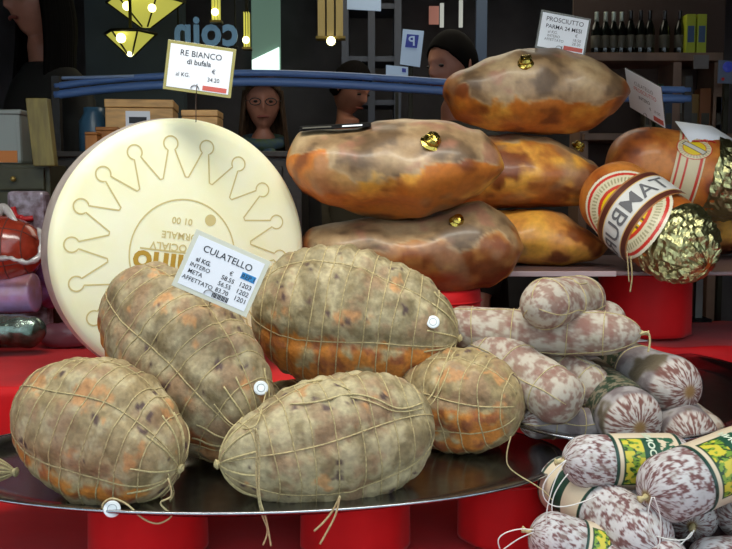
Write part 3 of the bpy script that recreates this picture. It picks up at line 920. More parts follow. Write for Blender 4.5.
card('price_card', 'large tilted white price card CULATELLO stuck in the leaning netted ham', (199, 235), (66, 29, 4), (-21, 48, -8), 1.54, M['sleeve'], 0.008,
     [('T', 'CULATELLO', 0.50, 0.25, 0.185, 'CENTER', 'ink', 0.001), ('T', 'al KG.', 0.10, 0.47, 0.12, 'LEFT', 'ink', 0.003),
      ('T', 'INTERO', 0.05, 0.60, 0.115, 'LEFT', 'ink', 0.001), ('T', 'META', 0.06, 0.73, 0.115, 'LEFT', 'ink', 0.001), ('T', 'AFFETTATO', 0.02, 0.87, 0.115, 'LEFT', 'ink', 0.001),
      ('T', '\u20ac', 0.60, 0.47, 0.12, 'LEFT', 'ink', 0), ('T', '58.55', 0.52, 0.60, 0.12, 'LEFT', 'ink', 0.001), ('T', '56.55', 0.51, 0.73, 0.12, 'LEFT', 'ink', 0.001),
      ('T', '83.70', 0.51, 0.86, 0.12, 'LEFT', 'ink', 0.001), ('R', 0.76, 0.97, 0.31, 0.44, 'inkblue', 'stamp'), ('T', 'REP.1', 0.77, 0.42, 0.12, 'LEFT', 'ink', 0.001),
      ('T', '1203', 0.78, 0.59, 0.13, 'LEFT', 'ink', 0.001), ('T', '1202', 0.78, 0.73, 0.13, 'LEFT', 'ink', 0.001), ('T', '1201', 0.79, 0.87, 0.13, 'LEFT', 'ink', 0.001),
      ] + [('R', 0.50 + 0.02 * i, 0.511 + 0.02 * i + (0.004 if i % 3 else 0.0), 0.885, 0.985, 'ink', 'barcode') for i in range(12)],
     wire=[[(212, 296, 1.61), (208, 310, 1.64), (205, 325, 1.68)]])
card('price_card', 'white price card RE BIANCO in a yellowish sleeve above the cheese wheel', (171, 43), (62, 9, 4), (-5, 43, 0), 2.0, M['sleevey'], 0.007,
     [('T', 'RE BIANCO', 0.50, 0.24, 0.19, 'CENTER', 'ink', 0), ('T', 'di bufala', 0.48, 0.42, 0.17, 'CENTER', 'ink', 0.002), ('T', '\u20ac', 0.73, 0.57, 0.14, 'CENTER', 'ink', 0),
      ('T', 'al KG.', 0.13, 0.72, 0.13, 'LEFT', 'ink', 0), ('T', '34.20', 0.64, 0.76, 0.13, 'LEFT', 'ink', 0), ('R', 0.58, 0.97, 0.87, 0.98, 'inkred', 'red_stamp')],
     wire=[[(197, 84, 1.95), (196, 100, 1.97), (196, 122, 2.01)]])
card('price_card', 'white price card PROSCIUTTO standing on the topmost right ham', (543, 12), (46, 8.5, 4), (-6, 34, 0), 2.62, M['sleeveg'], 0.006,
     [('T', 'PROSCIUTTO', 0.50, 0.22, 0.19, 'CENTER', 'ink', 0), ('T', 'PARMA 24 MESI', 0.50, 0.42, 0.165, 'CENTER', 'ink', 0.001), ('T', 'al KG.', 0.17, 0.56, 0.12, 'LEFT', 'inkgrey', 0),
      ('T', 'INTERO', 0.17, 0.67, 0.11, 'LEFT', 'inkgrey', 0), ('T', 'AFFETTATO', 0.12, 0.78, 0.11, 'LEFT', 'inkgrey', 0), ('T', '\u20ac', 0.76, 0.56, 0.13, 'LEFT', 'inkgrey', 0),
      ('T', '18.50', 0.72, 0.69, 0.12, 'LEFT', 'inkgrey', 0), ('T', '28.20', 0.72, 0.80, 0.12, 'LEFT', 'inkgrey', 0), ('R', 0.56, 0.97, 0.85, 0.97, 'inkred', 'red_stamp')],
     wire=[[(562, 46, 2.62), (561, 52, 2.63), (561, 62, 2.65)]])
card('price_card', 'angled white price card standing beside the amber film-wrapped ham', (625, 68), (36, 19.5, -50), (7, 40, 20), 2.72, M['sleeveg'], 0.002,
     [('T', 'CULATELLO', 0.50, 0.30, 0.13, 'CENTER', 'inkgrey', 0), ('T', 'PROSCIUTTO', 0.52, 0.44, 0.14, 'CENTER', 'inkred', 0), ('T', 'INTERO', 0.32, 0.62, 0.12, 'LEFT', 'ink', 0.001),
      ('T', '\u20ac', 0.60, 0.76, 0.11, 'LEFT', 'ink', 0), ('T', '19.50', 0.72, 0.76, 0.11, 'LEFT', 'inkgrey', 0), ('R', 0.70, 0.97, 0.84, 0.96, 'inkred', 'red_stamp')],
     wire=[[(650, 118, 2.70), (650, 124, 2.74), (651, 136, 2.80)]])

# ================================================================ SALAMI
def salami(label, p0, p1, r, seed, style='dusty', ends=(0.16, 0.16), strings=0, lines=0, rz=None, labelband=None, group=None, bend=0.0, knot=(False, True), name='salami', lump=0.05, tails=None, pw=0.5, band_text=None, nt=150, nu=110, dens=0.0):
    B = Body(p0, p1, r, rz or r, capsule(ends[0], ends[1], pw), seed, lump, 14, bend=bend)
    def dusty(u, th, q):
        k = fn(q, 40, seed); k2 = fn(q, 105, seed + 2, 2)
        c = mix((146, 118, 104), (182, 170, 154), sm(-0.4, 0.35, k + 0.9 * k2))
        c = mix(c, (132, 84, 74), 0.55 * sm(0.25, 0.6, -k + 0.45 * k2))
        c = mix(c, (160, 152, 124), 0.45 * sm(0.2, 0.6, fn(q, 12, seed + 4)))
        return c
    def speck(u, th, q):
        e = min(u, 1 - u) * B.L / r; rr = B.prof(u)
        d = Vector((math.cos(th), math.sin(th), 0))
        # radial creases near the ends, short streaks along the body
        w = sm(0.99, 0.7, rr)
        ka = noise.noise(Vector((d.x * 8.0 + seed, d.y * 8.0, rr * 2.6 + seed * 2)))
        kb = noise.noise(Vector((d.x * 6.5 + seed, d.y * 6.5, e * 4.2)))
        k = ka * w + kb * (1 - w) + 0.8 * noise.noise(Vector((d.x * 17, d.y * 17 + seed, e * 8 + rr * 4)))
        c = mix((112, 74, 72), (198, 192, 190), sm(-0.36, 0.06, k))
        c = mix(c, (156, 146, 136), 0.4 * sm(0.0, 0.5, fn(q, 60, seed)))
        c = mix(c, (142, 116, 74), sm(0.26, 0.12, rr))
        return c
    def darkend(u, th, q):
        e = min(u, 1 - u) * B.L / r
        d = Vector((math.cos(th), math.sin(th), 0))
        rr = B.prof(u)
        f = sm(1.0, 0.93, rr)
        k = noise.noise(Vector((d.x * 8 + seed, d.y * 8, rr * 3.5))) + 0.8 * noise.noise(Vector((d.x * 17, d.y * 17 + seed, rr * 9)))
        ce = mix((112, 72, 64), (188, 178, 170), sm(-0.32, 0.22, k))
        ce = mix(ce, (142, 108, 66), sm(0.3, 0.1, rr))
        k = fn(q, 22, seed)
        cb = mix((116, 104, 104), (158, 150, 148), sm(-0.3, 0.4, k))
        cb = mix(cb, (96, 84, 66), sm(0.2, 0.5, fn(q, 14, seed + 7)))
        return mix(cb, ce, f)
    colf = {'dusty': dusty, 'speck': speck, 'darkend': darkend}[style]
    t = thing(name, label, 'salami', B.base(), group)
    mb, cols = B.mesh(nu, nt, colf, sp='cos'); mb.build('skin', M['salami'], t, cols=cols)
    if strings or lines:
        s = MB(); rnd = random.Random(seed)
        for i in range(strings):
            u = (i + 0.7 + 0.3 * rnd.random()) / (strings + 0.6); ph = rnd.random() * 6
            s.tube([B.P(u + 0.008 * math.sin(q + ph), q, 0.0006) for q in [2 * PI * k / 48 for k in range(48)]], 0.0011, 5, True)
        for i in range(lines):
            th = 2 * PI * i / lines + seed
            s.tube([B.P(0.01 + 0.98 * k / 40, th + 0.08 * math.sin(k * 0.3), 0.0006) for k in range(41)], 0.0011, 5)
        s.build('tie_strings', M['string'], t)
    for e, on in ((0, knot[0]), (1, knot[1])):
        if on:
            s = MB(); q = B.P(float(e), 0); d = B.X * (1 if e else -1)
            s.lathe(q - d * 0.002, [(0.0, 0), (0.0065, 0.0), (0.0035, 0.007), (0.0032, 0.009), (0.006, 0.015), (0.0, 0.016)], 10, d)
            for v in s.v: v += Vector((n1(v.x * 300), n1(v.y * 300), n1(v.z * 300))) * 0.0015
            s.build('tied_end', M['string'], t)
    if labelband:
        u0, u1, kind = labelband
        tcam = B.th_to(CAM, (u0 + u1) / 2)
        def lb(u, th):
            e = (u - u0) / (u1 - u0); b = ((th - tcam + PI) % (2 * PI) - PI) * r
            if kind == 'dark':
                k = n1(u * 40 + seed, th * 4)
                return (44, 62, 46) if k + 0.3 * n1(u * 90, th * 12) > -0.05 else (122, 112, 92)
            if e < 0.045 or e > 0.955: return (28, 62, 50)
            bg = (214, 194, 166)
            le = e * (u1 - u0) * B.L
            if kind == 'fin':
                # green panel with yellow meadow, dark oak leaves around it
                if 0.10 < e < 0.90 and -r * 0.95 < b < r * 0.95:
                    k = n1(e * 9 + seed, b * 120); k2 = n1(e * 16, b * 260, seed)
                    if 0.42 < e < 0.66: return (26, 74, 52)
                    if e <= 0.42:
                        if e < 0.13 or abs(b) > r * 0.90: return (30, 66, 40)
                        return (206, 188, 60) if k > 0.0 else ((118, 150, 48) if k2 > -0.1 else (40, 70, 36))
                    return (40, 92, 66) if k2 + k > -0.05 else bg
            if kind == 'ring':
                if 0.30 < e < 0.58: return (24, 60, 46)
            return bg
        t0 = 0; mb, cols = B.patch(u0, u1, 0, 2 * PI, 70, 260, 0.0012, lb)
        o = mb.build('paper_label', M['paper'], t, cols=cols)
        if band_text:
            txt, size, ue, fl_ = band_text
            tx = B.text(txt, size, u0 + (u1 - u0) * ue, tcam, 0.0022, 0.0006, flip=fl_)
            tx.build('label_lettering', M['letterg'], o, smooth=False)
    return t, B
gd = 'dusty string-tied salami on the right tray'
s10 = salami('greyish salami lying lowest on the right tray below the others', at(520, 423, 1.70), at(606, 423, 1.72), 0.031, 70, 'darkend', strings=2, lines=3, group=gd, ends=(0.2, 0.2))
s1 = salami('long dusty salami lying crosswise on top, its tied end at right', at(440, 326, 1.86), at(642, 333, 1.76), 0.051, 71, 'dusty', strings=4, lines=3, group=gd, ends=(0.14, 0.22), rz=0.047, pw=0.6, bend=-0.006)
s2 = salami('short dusty salami lying just behind the long crosswise one', at(515, 318, 1.92), at(626, 318, 1.88), 0.040, 72, 'dusty', strings=3, lines=3, group=gd, ends=(0.2, 0.25), knot=(False, False))
s3 = salami('topmost stubby dusty salami standing out above the long one', at(592, 298, 1.92), at(532, 306, 1.70), 0.051, 73, 'dusty', strings=3, lines=3, group=gd, ends=(0.2, 0.25), rz=0.051, knot=(True, False))
s4 = salami('dusty salami pointing forward, just right of the amber netted ham', at(470, 336, 1.88), at(574, 408, 1.64), 0.054, 74, 'dusty', strings=3, lines=3, group=gd, ends=(0.15, 0.14), pw=0.42, knot=(False, False))
s5 = salami('brownish pink salami with looped string, in the middle of the tray', at(508, 334, 1.94), at(604, 398, 1.74), 0.048, 75, 'dusty', strings=4, lines=3, group=gd, ends=(0.15, 0.16), pw=0.45, knot=(False, False))
s6 = salami('salami with a dark paper band, upper right of the pile, end facing out', at(556, 344, 2.16), at(690, 392, 1.70), 0.060, 76, 'darkend', strings=2, lines=0, group='marbled-end salami on the right tray', ends=(0.12, 0.13), pw=0.42, labelband=(0.52, 0.66, 'dark'), knot=(False, False))
s8 = salami('salami in the middle of the pile showing a round marbled end', at(580, 376, 1.94), at(640, 428, 1.62), 0.060, 77, 'darkend', group='marbled-end salami on the right tray', ends=(0.12, 0.13), pw=0.42, labelband=(0.40, 0.78, 'dark'), knot=(False, False))
s9 = salami('salami below the upper right one, pale marbled end facing out', at(644, 392, 2.0), at(696, 444, 1.64), 0.056, 78, 'darkend', group='marbled-end salami on the right tray', ends=(0.12, 0.13), pw=0.42, knot=(False, False))
s9b = salami('slim salami end peeking out at the right of the marbled ones', at(660, 398, 1.95), at(714, 440, 1.68), 0.040, 79, 'dusty', group='marbled-end salami on the right tray', ends=(0.12, 0.14), pw=0.45, knot=(False, False), nu=60, nt=80)
gf = 'speckled fennel salami with paper labels at lower right'
f1 = salami('speckled salami with green label, tied end pointing left above the heap', at(563, 462, 1.44), at(690, 461, 1.47), 0.0455, 81, 'speck', group=gf, ends=(0.2, 0.15), labelband=(0.33, 0.86, 'fin'), knot=(True, False), band_text=('FINOCCHIONA', 0.0165, 0.54, 1), lump=0.02)
f2 = salami('speckled salami with green label at the right edge, tied end down left', at(646, 497, 1.33), at(790, 440, 1.46), 0.0535, 82, 'speck', group=gf, ends=(0.15, 0.15), labelband=(0.28, 0.72, 'fin'), knot=(True, False), band_text=('FINOCCHIONA', 0.0165, 0.54, 1), lump=0.02)
f3 = salami('big speckled salami sloping down right with one dark green ring on its label', at(553, 476, 1.56), at(662, 552, 1.30), 0.052, 83, 'speck', group=gf, ends=(0.12, 0.17), labelband=(0.10, 0.52, 'ring'), knot=(False, False), lump=0.02)
f4 = salami('speckled salami at the lower left of the heap, string end pointing left', at(530, 532, 1.36), at(640, 566, 1.36), 0.043, 84, 'speck', group=gf, ends=(0.2, 0.15), labelband=(0.42, 0.9, 'fin'), knot=(True, False), lump=0.02)
f5 = salami('speckled salami tucked below the right edge one, tied end at its centre', at(692, 476, 1.62), at(692, 526, 1.42), 0.043, 85, 'speck', group=gf, ends=(0.2, 0.18), knot=(False, True), lump=0.02)
f6 = salami('bluish speckled salami cut by the right edge of the heap', at(748, 480, 1.60), at(742, 522, 1.40), 0.045, 86, 'speck', group=gf, ends=(0.2, 0.18), knot=(False, False), lump=0.02, nu=60, nt=90)
f7 = salami('speckled salami at the very bottom beneath the sloping one', at(568, 570, 1.36), at(690, 560, 1.30), 0.040, 87, 'speck', group=gf, ends=(0.2, 0.18), knot=(False, False), lump=0.02, nu=60, nt=90)
f8 = salami('speckled salami at the very bottom under the string-tied one', at(690, 566, 1.34), at(790, 560, 1.36), 0.042, 88, 'speck', group=gf, ends=(0.2, 0.18), knot=(False, False), lump=0.02, nu=60, nt=90)
f9 = salami('dim blue-grey salami glimpsed between the two labelled ones', at(590, 500, 1.62), at(720, 492, 1.64), 0.045, 89, 'darkend', group=gf, ends=(0.2, 0.18), knot=(False, False), lump=0.02, nu=60, nt=90)
# the low tray that carries the speckled salami
tray(0.58, 1.38, 0.885, 0.33, 0.20, 0.1, 'low oval steel tray beneath the speckled salami heap')

# ================================================================ STRINGS AND TAGS traced on the surfaces
cast_all()
def drape(parent, pts, dflt, name='loose_string', r=0.0014, m='string', lift=0.002, n=6, hang=None):
    """pts in pixels; the string lies on whatever is there, or hangs at depth dflt"""
    path = []
    P2 = crv([Vector((p[0], p[1], 0)) for p in pts], n)
    for q in P2:
        if hang is not None: path.append(at(q.x, q.y, hang))
        else: path.append(cast(q.x, q.y, dflt, lift))
    # smooth depth
    for _ in range(3):
        path = [path[0]] + [(path[i - 1] + path[i] * 2 + path[i + 1]) / 4 for i in range(1, len(path) - 1)] + [path[-1]]
    mb = MB(); mb.tube(path, r, 6)
    return mb.build(name, M[m], parent)
def seal(parent, px, py, dflt, r=0.0125):
    q = cast(px, py, dflt, 0.006)
    n = (CAM - q).normalized(); n = (n + Vector((0.1, 0, 0.25))).normalized()
    mb = MB(); mb.lathe(q, [(0, -0.001), (r, -0.001), (r * 1.05, 0.0), (r, 0.001), (r * 0.8, 0.0012), (0, 0.0012)], 28, n)
    o = mb.build('seal_tag', M['tag'], parent)
    mb = MB(); u = n.orthogonal().normalized(); w = n.cross(u)
    mb.tube([q + n * 0.0014 + (u * math.cos(k) + w * math.sin(k)) * r * 0.55 for k in [2 * PI * i / 20 for i in range(20)]], 0.0005, 4, True)
    mb.build('tag_marking', M['tagdark'], o)
seal(C_, 433, 322, 1.6)
seal(B_, 261, 388, 1.5)
tagr = seal(A_, 112, 509, 1.33)
drape(C_, [(452, 345), (442, 372), (432, 395), (420, 404), (398, 409), (374, 398), (348, 394), (318, 402), (290, 404)], 1.5, r=0.0016)
drape(C_, [(456, 344), (448, 372), (436, 398), (424, 408), (396, 412), (372, 402), (350, 397)], 1.5, r=0.0013)
drape(C_, [(282, 391), (300, 384), (326, 380), (350, 390)], 1.5, r=0.0016)
drape(B_, [(254, 428), (257, 446), (256, 470), (258, 495), (262, 515), (268, 530), (263, 545)], 1.38, r=0.0017, hang=1.335)
drape(B_, [(256, 428), (260, 448), (259, 475), (260, 500), (266, 518), (269, 534), (271, 546)], 1.38, r=0.0015, hang=1.332)
drape(B_, [(214, 404), (232, 425), (254, 428), (262, 408), (266, 392)], 1.5, r=0.0013)
drape(D_, [(340, 496), (332, 512), (322, 524), (314, 531)], 1.3, r=0.0017, hang=1.318)
drape(D_, [(340, 496), (336, 514), (328, 530), (320, 544)], 1.3, r=0.0017, hang=1.314)
drape(A_, [(168, 478), (172, 496), (160, 502), (166, 510), (172, 516), (158, 524), (142, 518), (128, 505), (112, 498), (102, 505), (106, 512)], 1.34, r=0.0015, hang=1.325)
drape(A_, [(168, 474), (174, 492), (170, 500)], 1.34, r=0.0015)
drape(E_, [(511, 436), (507, 452), (508, 466), (520, 476), (532, 483), (545, 492), (552, 500)], 1.45, r=0.0012, hang=1.46)
for pts, h in (([(566, 460), (552, 472), (543, 486), (545, 500), (558, 507), (580, 503), (600, 494)], 1.36), ([(566, 460), (556, 478), (549, 500), (546, 520), (548, 545)], 1.34),
               ([(568, 474), (560, 484), (553, 498), (552, 512), (556, 522)], 1.38)):
    drape(f1[0], pts, 1.4, r=0.0010, m='whitestring', hang=h)
for pts, h in (([(652, 497), (648, 512), (651, 530), (658, 549), (660, 556)], 1.27), ([(654, 497), (660, 515), (661, 532), (658, 550)], 1.265)):
    drape(f2[0], pts, 1.35, r=0.0010, m='whitestring', hang=h)
drape(f5[0], [(694, 530), (688, 539), (672, 540), (656, 536)], 1.3, r=0.0010, m='whitestring', hang=1.30)
drape(f5[0], [(692, 532), (680, 545), (668, 546), (658, 541)], 1.3, r=0.0010, m='whitestring', hang=1.30)
drape(f4[0], [(534, 530), (520, 529), (505, 533), (498, 540), (500, 549)], 1.3, r=0.0010, m='whitestring', hang=1.33)
drape(f4[0], [(534, 532), (520, 538), (508, 546), (500, 552)], 1.3, r=0.0010, m='whitestring', hang=1.33)
drape(s3[0], [(574, 281), (580, 284), (587, 283)], 1.8, r=0.0013)
drape(s1[0], [(640, 334), (648, 332), (650, 342), (648, 352)], 1.7, r=0.0022, hang=1.745)
# small white ticket lying behind the pile
tk = MB(); a = atz(618, 344, 1.0845)
tk.obox(a, Vector((0.10, 0.05, 0.0)), Vector((-0.03, 0.07, 0)), Vector((0, 0, 0.0015)))
tag(tk.build('paper_ticket', M['card'], None, smooth=False), 'small white paper ticket tucked behind the long crosswise salami', 'ticket')

# ================================================================ LEFT SIDE GOODS
cab = thing('drawer_cabinet', 'olive wooden drawer cabinet at the left behind the wrapped meats', 'cabinet', Vector((-1.25, 2.8, 1.095)))
xa = at(-70, 170, 2.76).x; xb = at(50, 170, 2.76).x; zt = at(0, 164, 2.74).z
MB().box(xa, xb, 2.76, 2.91, 1.097, zt).build('cabinet_body', M['drawer'], cab, smooth=False, bevel=0.003)
for (a, b) in ((168, 190), (192, 216), (218, 246)):
    z1 = at(0, a, 2.75).z; z0 = at(0, b, 2.75).z
    d = MB().box(xa + 0.02, xb - 0.015, 2.745, 2.762, z0, z1).build('drawer', M['drawer'], cab, smooth=False, bevel=0.003)
    q = at(13, (a + b) / 2, 2.735); MB().ball(Vector((q.x, 2.735, q.z)), 0.009).build('knob', M['brass'], d)
# tub
def lat(c, prof, **k): return MB().lathe(c, prof, **k)
tb = thing('plastic_tub', 'grey tub with an orange band on the olive cabinet at the left edge', 'tub', Vector((at(2, 150, 2.84).x, 2.84, zt)))
c = Vector((at(0, 150, 2.84).x, 2.84, zt + 0.0005)); r = pxm(27, 2.84)
h1_ = at(0, 113, 2.84).z - zt; hb0 = 0.0; 
MB().box(c.x - r, c.x + r, 2.79, 2.89, c.z, c.z + h1_).build('tub_body', M['greytub'], tb, smooth=False, bevel=0.012)
MB().box(c.x - r - .001, c.x + r - 0.012, 2.787, 2.79, c.z + 0.006, c.z + h1_ * 0.26).build('tub_label', M['orangelabel'], tb, smooth=False)
MB().box(c.x - r - .004, c.x + r + .004, 2.786, 2.894, c.z + h1_ * 0.94, c.z + h1_ + 0.006).build('tub_lid', M['greytub'], tb, smooth=False, bevel=0.004)
# upright board
a0 = at(37, 166, 2.70); 
bd = MB(); e1 = at(44, 98, 2.70) - at(25, 98, 2.70); e2 = at(25, 98, 2.70) - at(33, 166, 2.70)
bd.obox(at(33, 166, 2.70), e1 * 1.15, Vector((0, 0.035, 0)), e2)
tag(bd.build('wooden_board', M['olive'], None, smooth=False, bevel=0.003), 'upright olive-yellow wooden board leaning by the grey tub', 'board')
# wrapped meats
def roll(name, label, px0, py0, px1, py1, y, rpx, m, seed, cat, pr=(0.25, 0.25), lump=0.1, nets=0, group='film-wrapped meats at left', y1=None):
    B = Body(at(px0, py0, y), at(px1, py1, y1 or y), pxm(rpx, y), pxm(rpx, y), capsule(pr[0], pr[1], 0.5), seed, lump, 12)
    t = thing(name, label, cat, B.base(), group)
    mb, _ = B.mesh(60, 80); mb.build('wrapped_body', m, t)
    if nets:
        s = MB()
        for u in (0.62, 0.78, 0.9): s.tube([B.P(u, q, 0.0006) for q in [2 * PI * k / 40 for k in range(40)]], 0.0016, 5, True)
        for th in (2.4, 3.6, 4.8): s.tube([B.P(0.02 + 0.96 * k / 30, th, 0.0006) for k in range(31)], 0.0016, 5)
        s.build('tie_strings', mat('dark_string', (92, 40, 30), rough=0.6), t)
    return t, B
ry_ = 2.56
m1 = roll('wrapped_meat', 'silver and green foil pack lowest at the left edge', -50, 334, 46, 330, 2.42, 17, M['silverwrap'], 91, 'cured meat', lump=0.25)
m2 = roll('wrapped_meat', 'pink and lilac wrapped roll between the foil pack and the red meat', -50, 298, 38, 292, 2.50, 20, M['pinkwrap'], 92, 'cured meat', (0.05, 0.04), lump=0.03)
m3 = roll('wrapped_meat', 'glossy red-brown tied meat in clear film at the left edge', -90, 254, 44, 248, 2.52, 34, M['mort'], 93, 'cured meat', (0.3, 0.3), lump=0.06, nets=1)
m4 = roll('wrapped_meat', 'purple crinkled pack beside the cheese wheel', 28, 292, 66, 268, 2.66, 22, M['purple'], 94, 'cured meat', lump=0.3)
m5 = roll('wrapped_meat', 'dull pink small pack on the red cloth beside the foil pack', 40, 336, 92, 334, 2.55, 13, mat('dull_pink', (110, 66, 76), rough=0.3, coat=0.6, bump=0.6, bscale=30), 95, 'cured meat', lump=0.2)
# film on the red meat
pf = MB(); pf.tube(crv([at(-12, 262, 2.40), at(8, 258, 2.40), at(24, 262, 2.40), at(38, 258, 2.41), at(41, 240, 2.44), at(38, 228, 2.47)]), 0.010, 8, taper=lambda t: 0.6 + 0.5 * abs(n1(t * 9)))
for v in pf.v: v += Vector((n1(v.x * 60, v.z * 60), 0, n1(v.z * 70, v.x * 60))) * 0.006
pf.build('film_gather', M['plastic'], m3[0])
pf = MB(); pf.tube(crv([at(-6, 215, 2.50), at(4, 208, 2.52), at(14, 220, 2.5), at(18, 222, 2.5)]), 0.016, 8, taper=lambda t: 1.2 - t)
pf.build('film_gather', M['plastic'], m3[0])
fb = thing('flowered_bag', 'flower-patterned bag standing behind the red tied meat', 'bag', Vector((at(25, 220, 2.66).x, 2.69, 1.10)))
x0_, x1_ = at(6, 200, 2.66).x, at(44, 200, 2.66).x; zz = at(0, 191, 2.66).z
b_ = MB().box(x0_, x1_, 2.66, 2.72, 1.103, zz); b_.build('bag_body', M['flower'], fb, smooth=False, bevel=0.012)
q = at(22, 215, 2.655); k = MB(); k.tube(crv([at(13, 207, 2.65), at(16, 216, 2.65), at(24, 219, 2.645), at(33, 218, 2.65)]), 0.008, 8); k.ball(at(21, 218, 2.645), 0.010); k.build('red_bow', M['redribbon'], fb)

# ---- dark back counter and wooden boxes
zc = 1.655
ct = thing('back_counter', 'dark wooden counter behind the cheese wheel carrying the wooden boxes', 'counter', Vector((-0.5, 3.2, 0)))
MB().box(at(52, 0, 3.02).x, at(300, 0, 3.02).x, 3.03, 3.40, 0, zc - 0.02).build('counter_body', M['darkwood'], ct, smooth=False)
MB().box(at(50, 0, 3.02).x, at(302, 0, 3.02).x, 3.01, 3.42, zc - 0.02, zc).build('counter_top', M['darkwood'], ct, smooth=False, bevel=0.003)
for k_ in range(5):
    xx = at(62 + 45 * k_, 0, 3.02).x
    MB().box(xx, xx + 0.13, 3.018, 3.032, 0.95, zc - 0.05).build('counter_panel', M['darkwood'], ct, smooth=False, bevel=0.004)
def wbox(label, pxa, pxb, pytop, pybot, y, m, depth, yaw=0.0, lbl=False, lid=False, z=None):
    a = at(pxa, pybot, y); b = at(pxb, pybot, y); t_ = at(pxa, pytop, y)
    z = zc if z is None else z
    t = thing('wooden_box', label, 'box', Vector(((a.x + b.x) / 2, y + depth / 2, z)), 'wooden boxes behind the cheese')
    ex = Vector((b.x - a.x, (b.x - a.x) * math.tan(yaw), 0)); ey = Vector((-depth * math.tan(yaw), depth, 0)); ez = Vector((0, 0, t_.z - z))
    o_ = Vector((a.x, y, z + 0.0005))
    MB().obox(o_, ex, ey, ez * 0.84).build('box_body', m, t, smooth=False, bevel=0.003)
    MB().obox(o_ + ez * 0.85 - ex * 0.01 - ey * 0.01, ex * 1.02, ey * 1.02, ez * 0.15).build('box_lid', m, t, smooth=False, bevel=0.003)
    if lbl:
        MB().obox(o_ + ez * 0.38 + ex * 0.3 - Vector((0, 0.0015, 0)), ex * 0.36, Vector((0, 0.001, 0)), ez * 0.4).build('box_label', M['card'], t, smooth=False)
        MB().obox(o_ + ez * 0.55 + ex * 0.35 - Vector((0, 0.0025, 0)), ex * 0.26, Vector((0, 0.001, 0)), ez * 0.12).build('label_print', M['ink'], t, smooth=False)
    return t
wbox('orange-brown wooden box low beside the left edge of the cheese wheel', 85, 97, 132, 150, 3.04, M['boxdark'], 0.12)
wbox('second orange-brown box just left under the pale labelled box', 96, 118, 127, 150, 3.10, M['boxdark'], 0.14)
wbox('pale wooden box with a white label, tallest behind the cheese wheel', 106, 172, 99, 150, 3.12, M['boxwood'], 0.20, yaw=0.12, lbl=True)
wbox('small pale box between the price card wire and the cheese top', 182, 218, 110, 150, 3.08, M['boxwood'], 0.12)
# blue jar
bj = MB(); q = at(92, 120, 3.25); bj.lathe(Vector((q.x, 3.27, zc)), [(0, 0), (0.05, 0), (0.054, 0.02), (0.052, 0.12), (0.035, 0.15), (0.035, 0.17), (0, 0.17)], 24)
tag(bj.build('blue_jar', mat('blue_jar', (58, 92, 116), rough=0.3), None), 'dim blue jar on the dark counter behind the orange-brown boxes', 'jar')

# ================================================================ SHOP INTERIOR
# double blue rail as solid tubes, standing in for a window reflection
rl = thing('blue_rail', 'pair of long blue horizontal rails crossing the shop behind the cards', 'rail', Vector((0, 3.5, 1.66)))
for dy, mm, rr_ in ((0, 'railblue', 0.013), (9, 'railblue', 0.017)):
    pts = [(55, 86), (130, 78 ), (240, 73), (330, 75), (400, 79), (480, 84), (600, 88), (690, 90)]
    mb = MB(); mb.tube(crv([at(a, b + dy, 3.5) for a, b in pts]), rr_, 10); mb.build('rail_tube', M[mm], rl)
mb = MB(); mb.tube(crv([at(a, b, 3.488) for a, b in [(62, 78), (100, 77), (134, 76)]]), 0.006, 8); mb.build('pale_rail_strip', M['raillight'], rl)
for px in (56, 688):
    a = at(px, 84, 3.5); MB().box(a.x - 0.015, a.x + 0.015, 3.49, 3.52, 0, a.z + 0.03).build('rail_post', M['darkwood'], rl, smooth=False)

# pendant lamps
def pendant(label, cx, ytop, ybot, wpx, y, bulbpx):
    top = at(cx, ytop, y); bot = at(cx, ybot, y); w = pxm(wpx / 2, y)
    t = thing('pendant_lamp', label, 'lamp', bot, 'glowing pendant lamps')
    n = 6; mb = MB()
    h = top.z - bot.z
    R0 = w; R1 = w * 0.14
    mb.lathe(Vector((bot.x, y, bot.z)), [(R1, 0), (R0, h)], n)
    mb.build('lamp_shade', M['lampglass'], t, smooth=False)
    r_ = MB()
    for k in range(n):
        a = 2 * PI * k / n
        d = Vector((math.cos(a), math.sin(a), 0))
        r_.tube([bot + d * R1 + Vector((0, 0, -0.002)), Vector((bot.x, y, top.z)) + d * R0 * 1.01], 0.0045, 5)
    r_.tube([Vector((bot.x, y, top.z)) + Vector((math.cos(2 * PI * k / n), math.sin(2 * PI * k / n), 0)) * R0 * 1.01 for k in range(n)], 0.008, 5, True)
    r_.build('shade_ribs', M['bronze'], t)
    MB().tube([Vector((bot.x, y, top.z)), Vector((bot.x, y, 3.0))], 0.008, 6).build('hanging_rod', M['bronze'], t)
    for (bx, by, br_) in bulbpx:
        MB().ball(at(bx, by, y - w * 0.98 if by < ybot - 3 else y - 0.01), br_).build('bulb', M['bulb'], t)
    return t
pendant('large glowing yellow-green pendant lamp at the top, left of the shop', 146, 2, 27, 76, 4.6, [(127, 6, 0.022), (152, 8, 0.020)])
pendant('smaller glowing pendant lamp hanging just below the large one', 131, 34, 55, 50, 4.2, [(121, 38, 0.022), (130, 53, 0.017)])
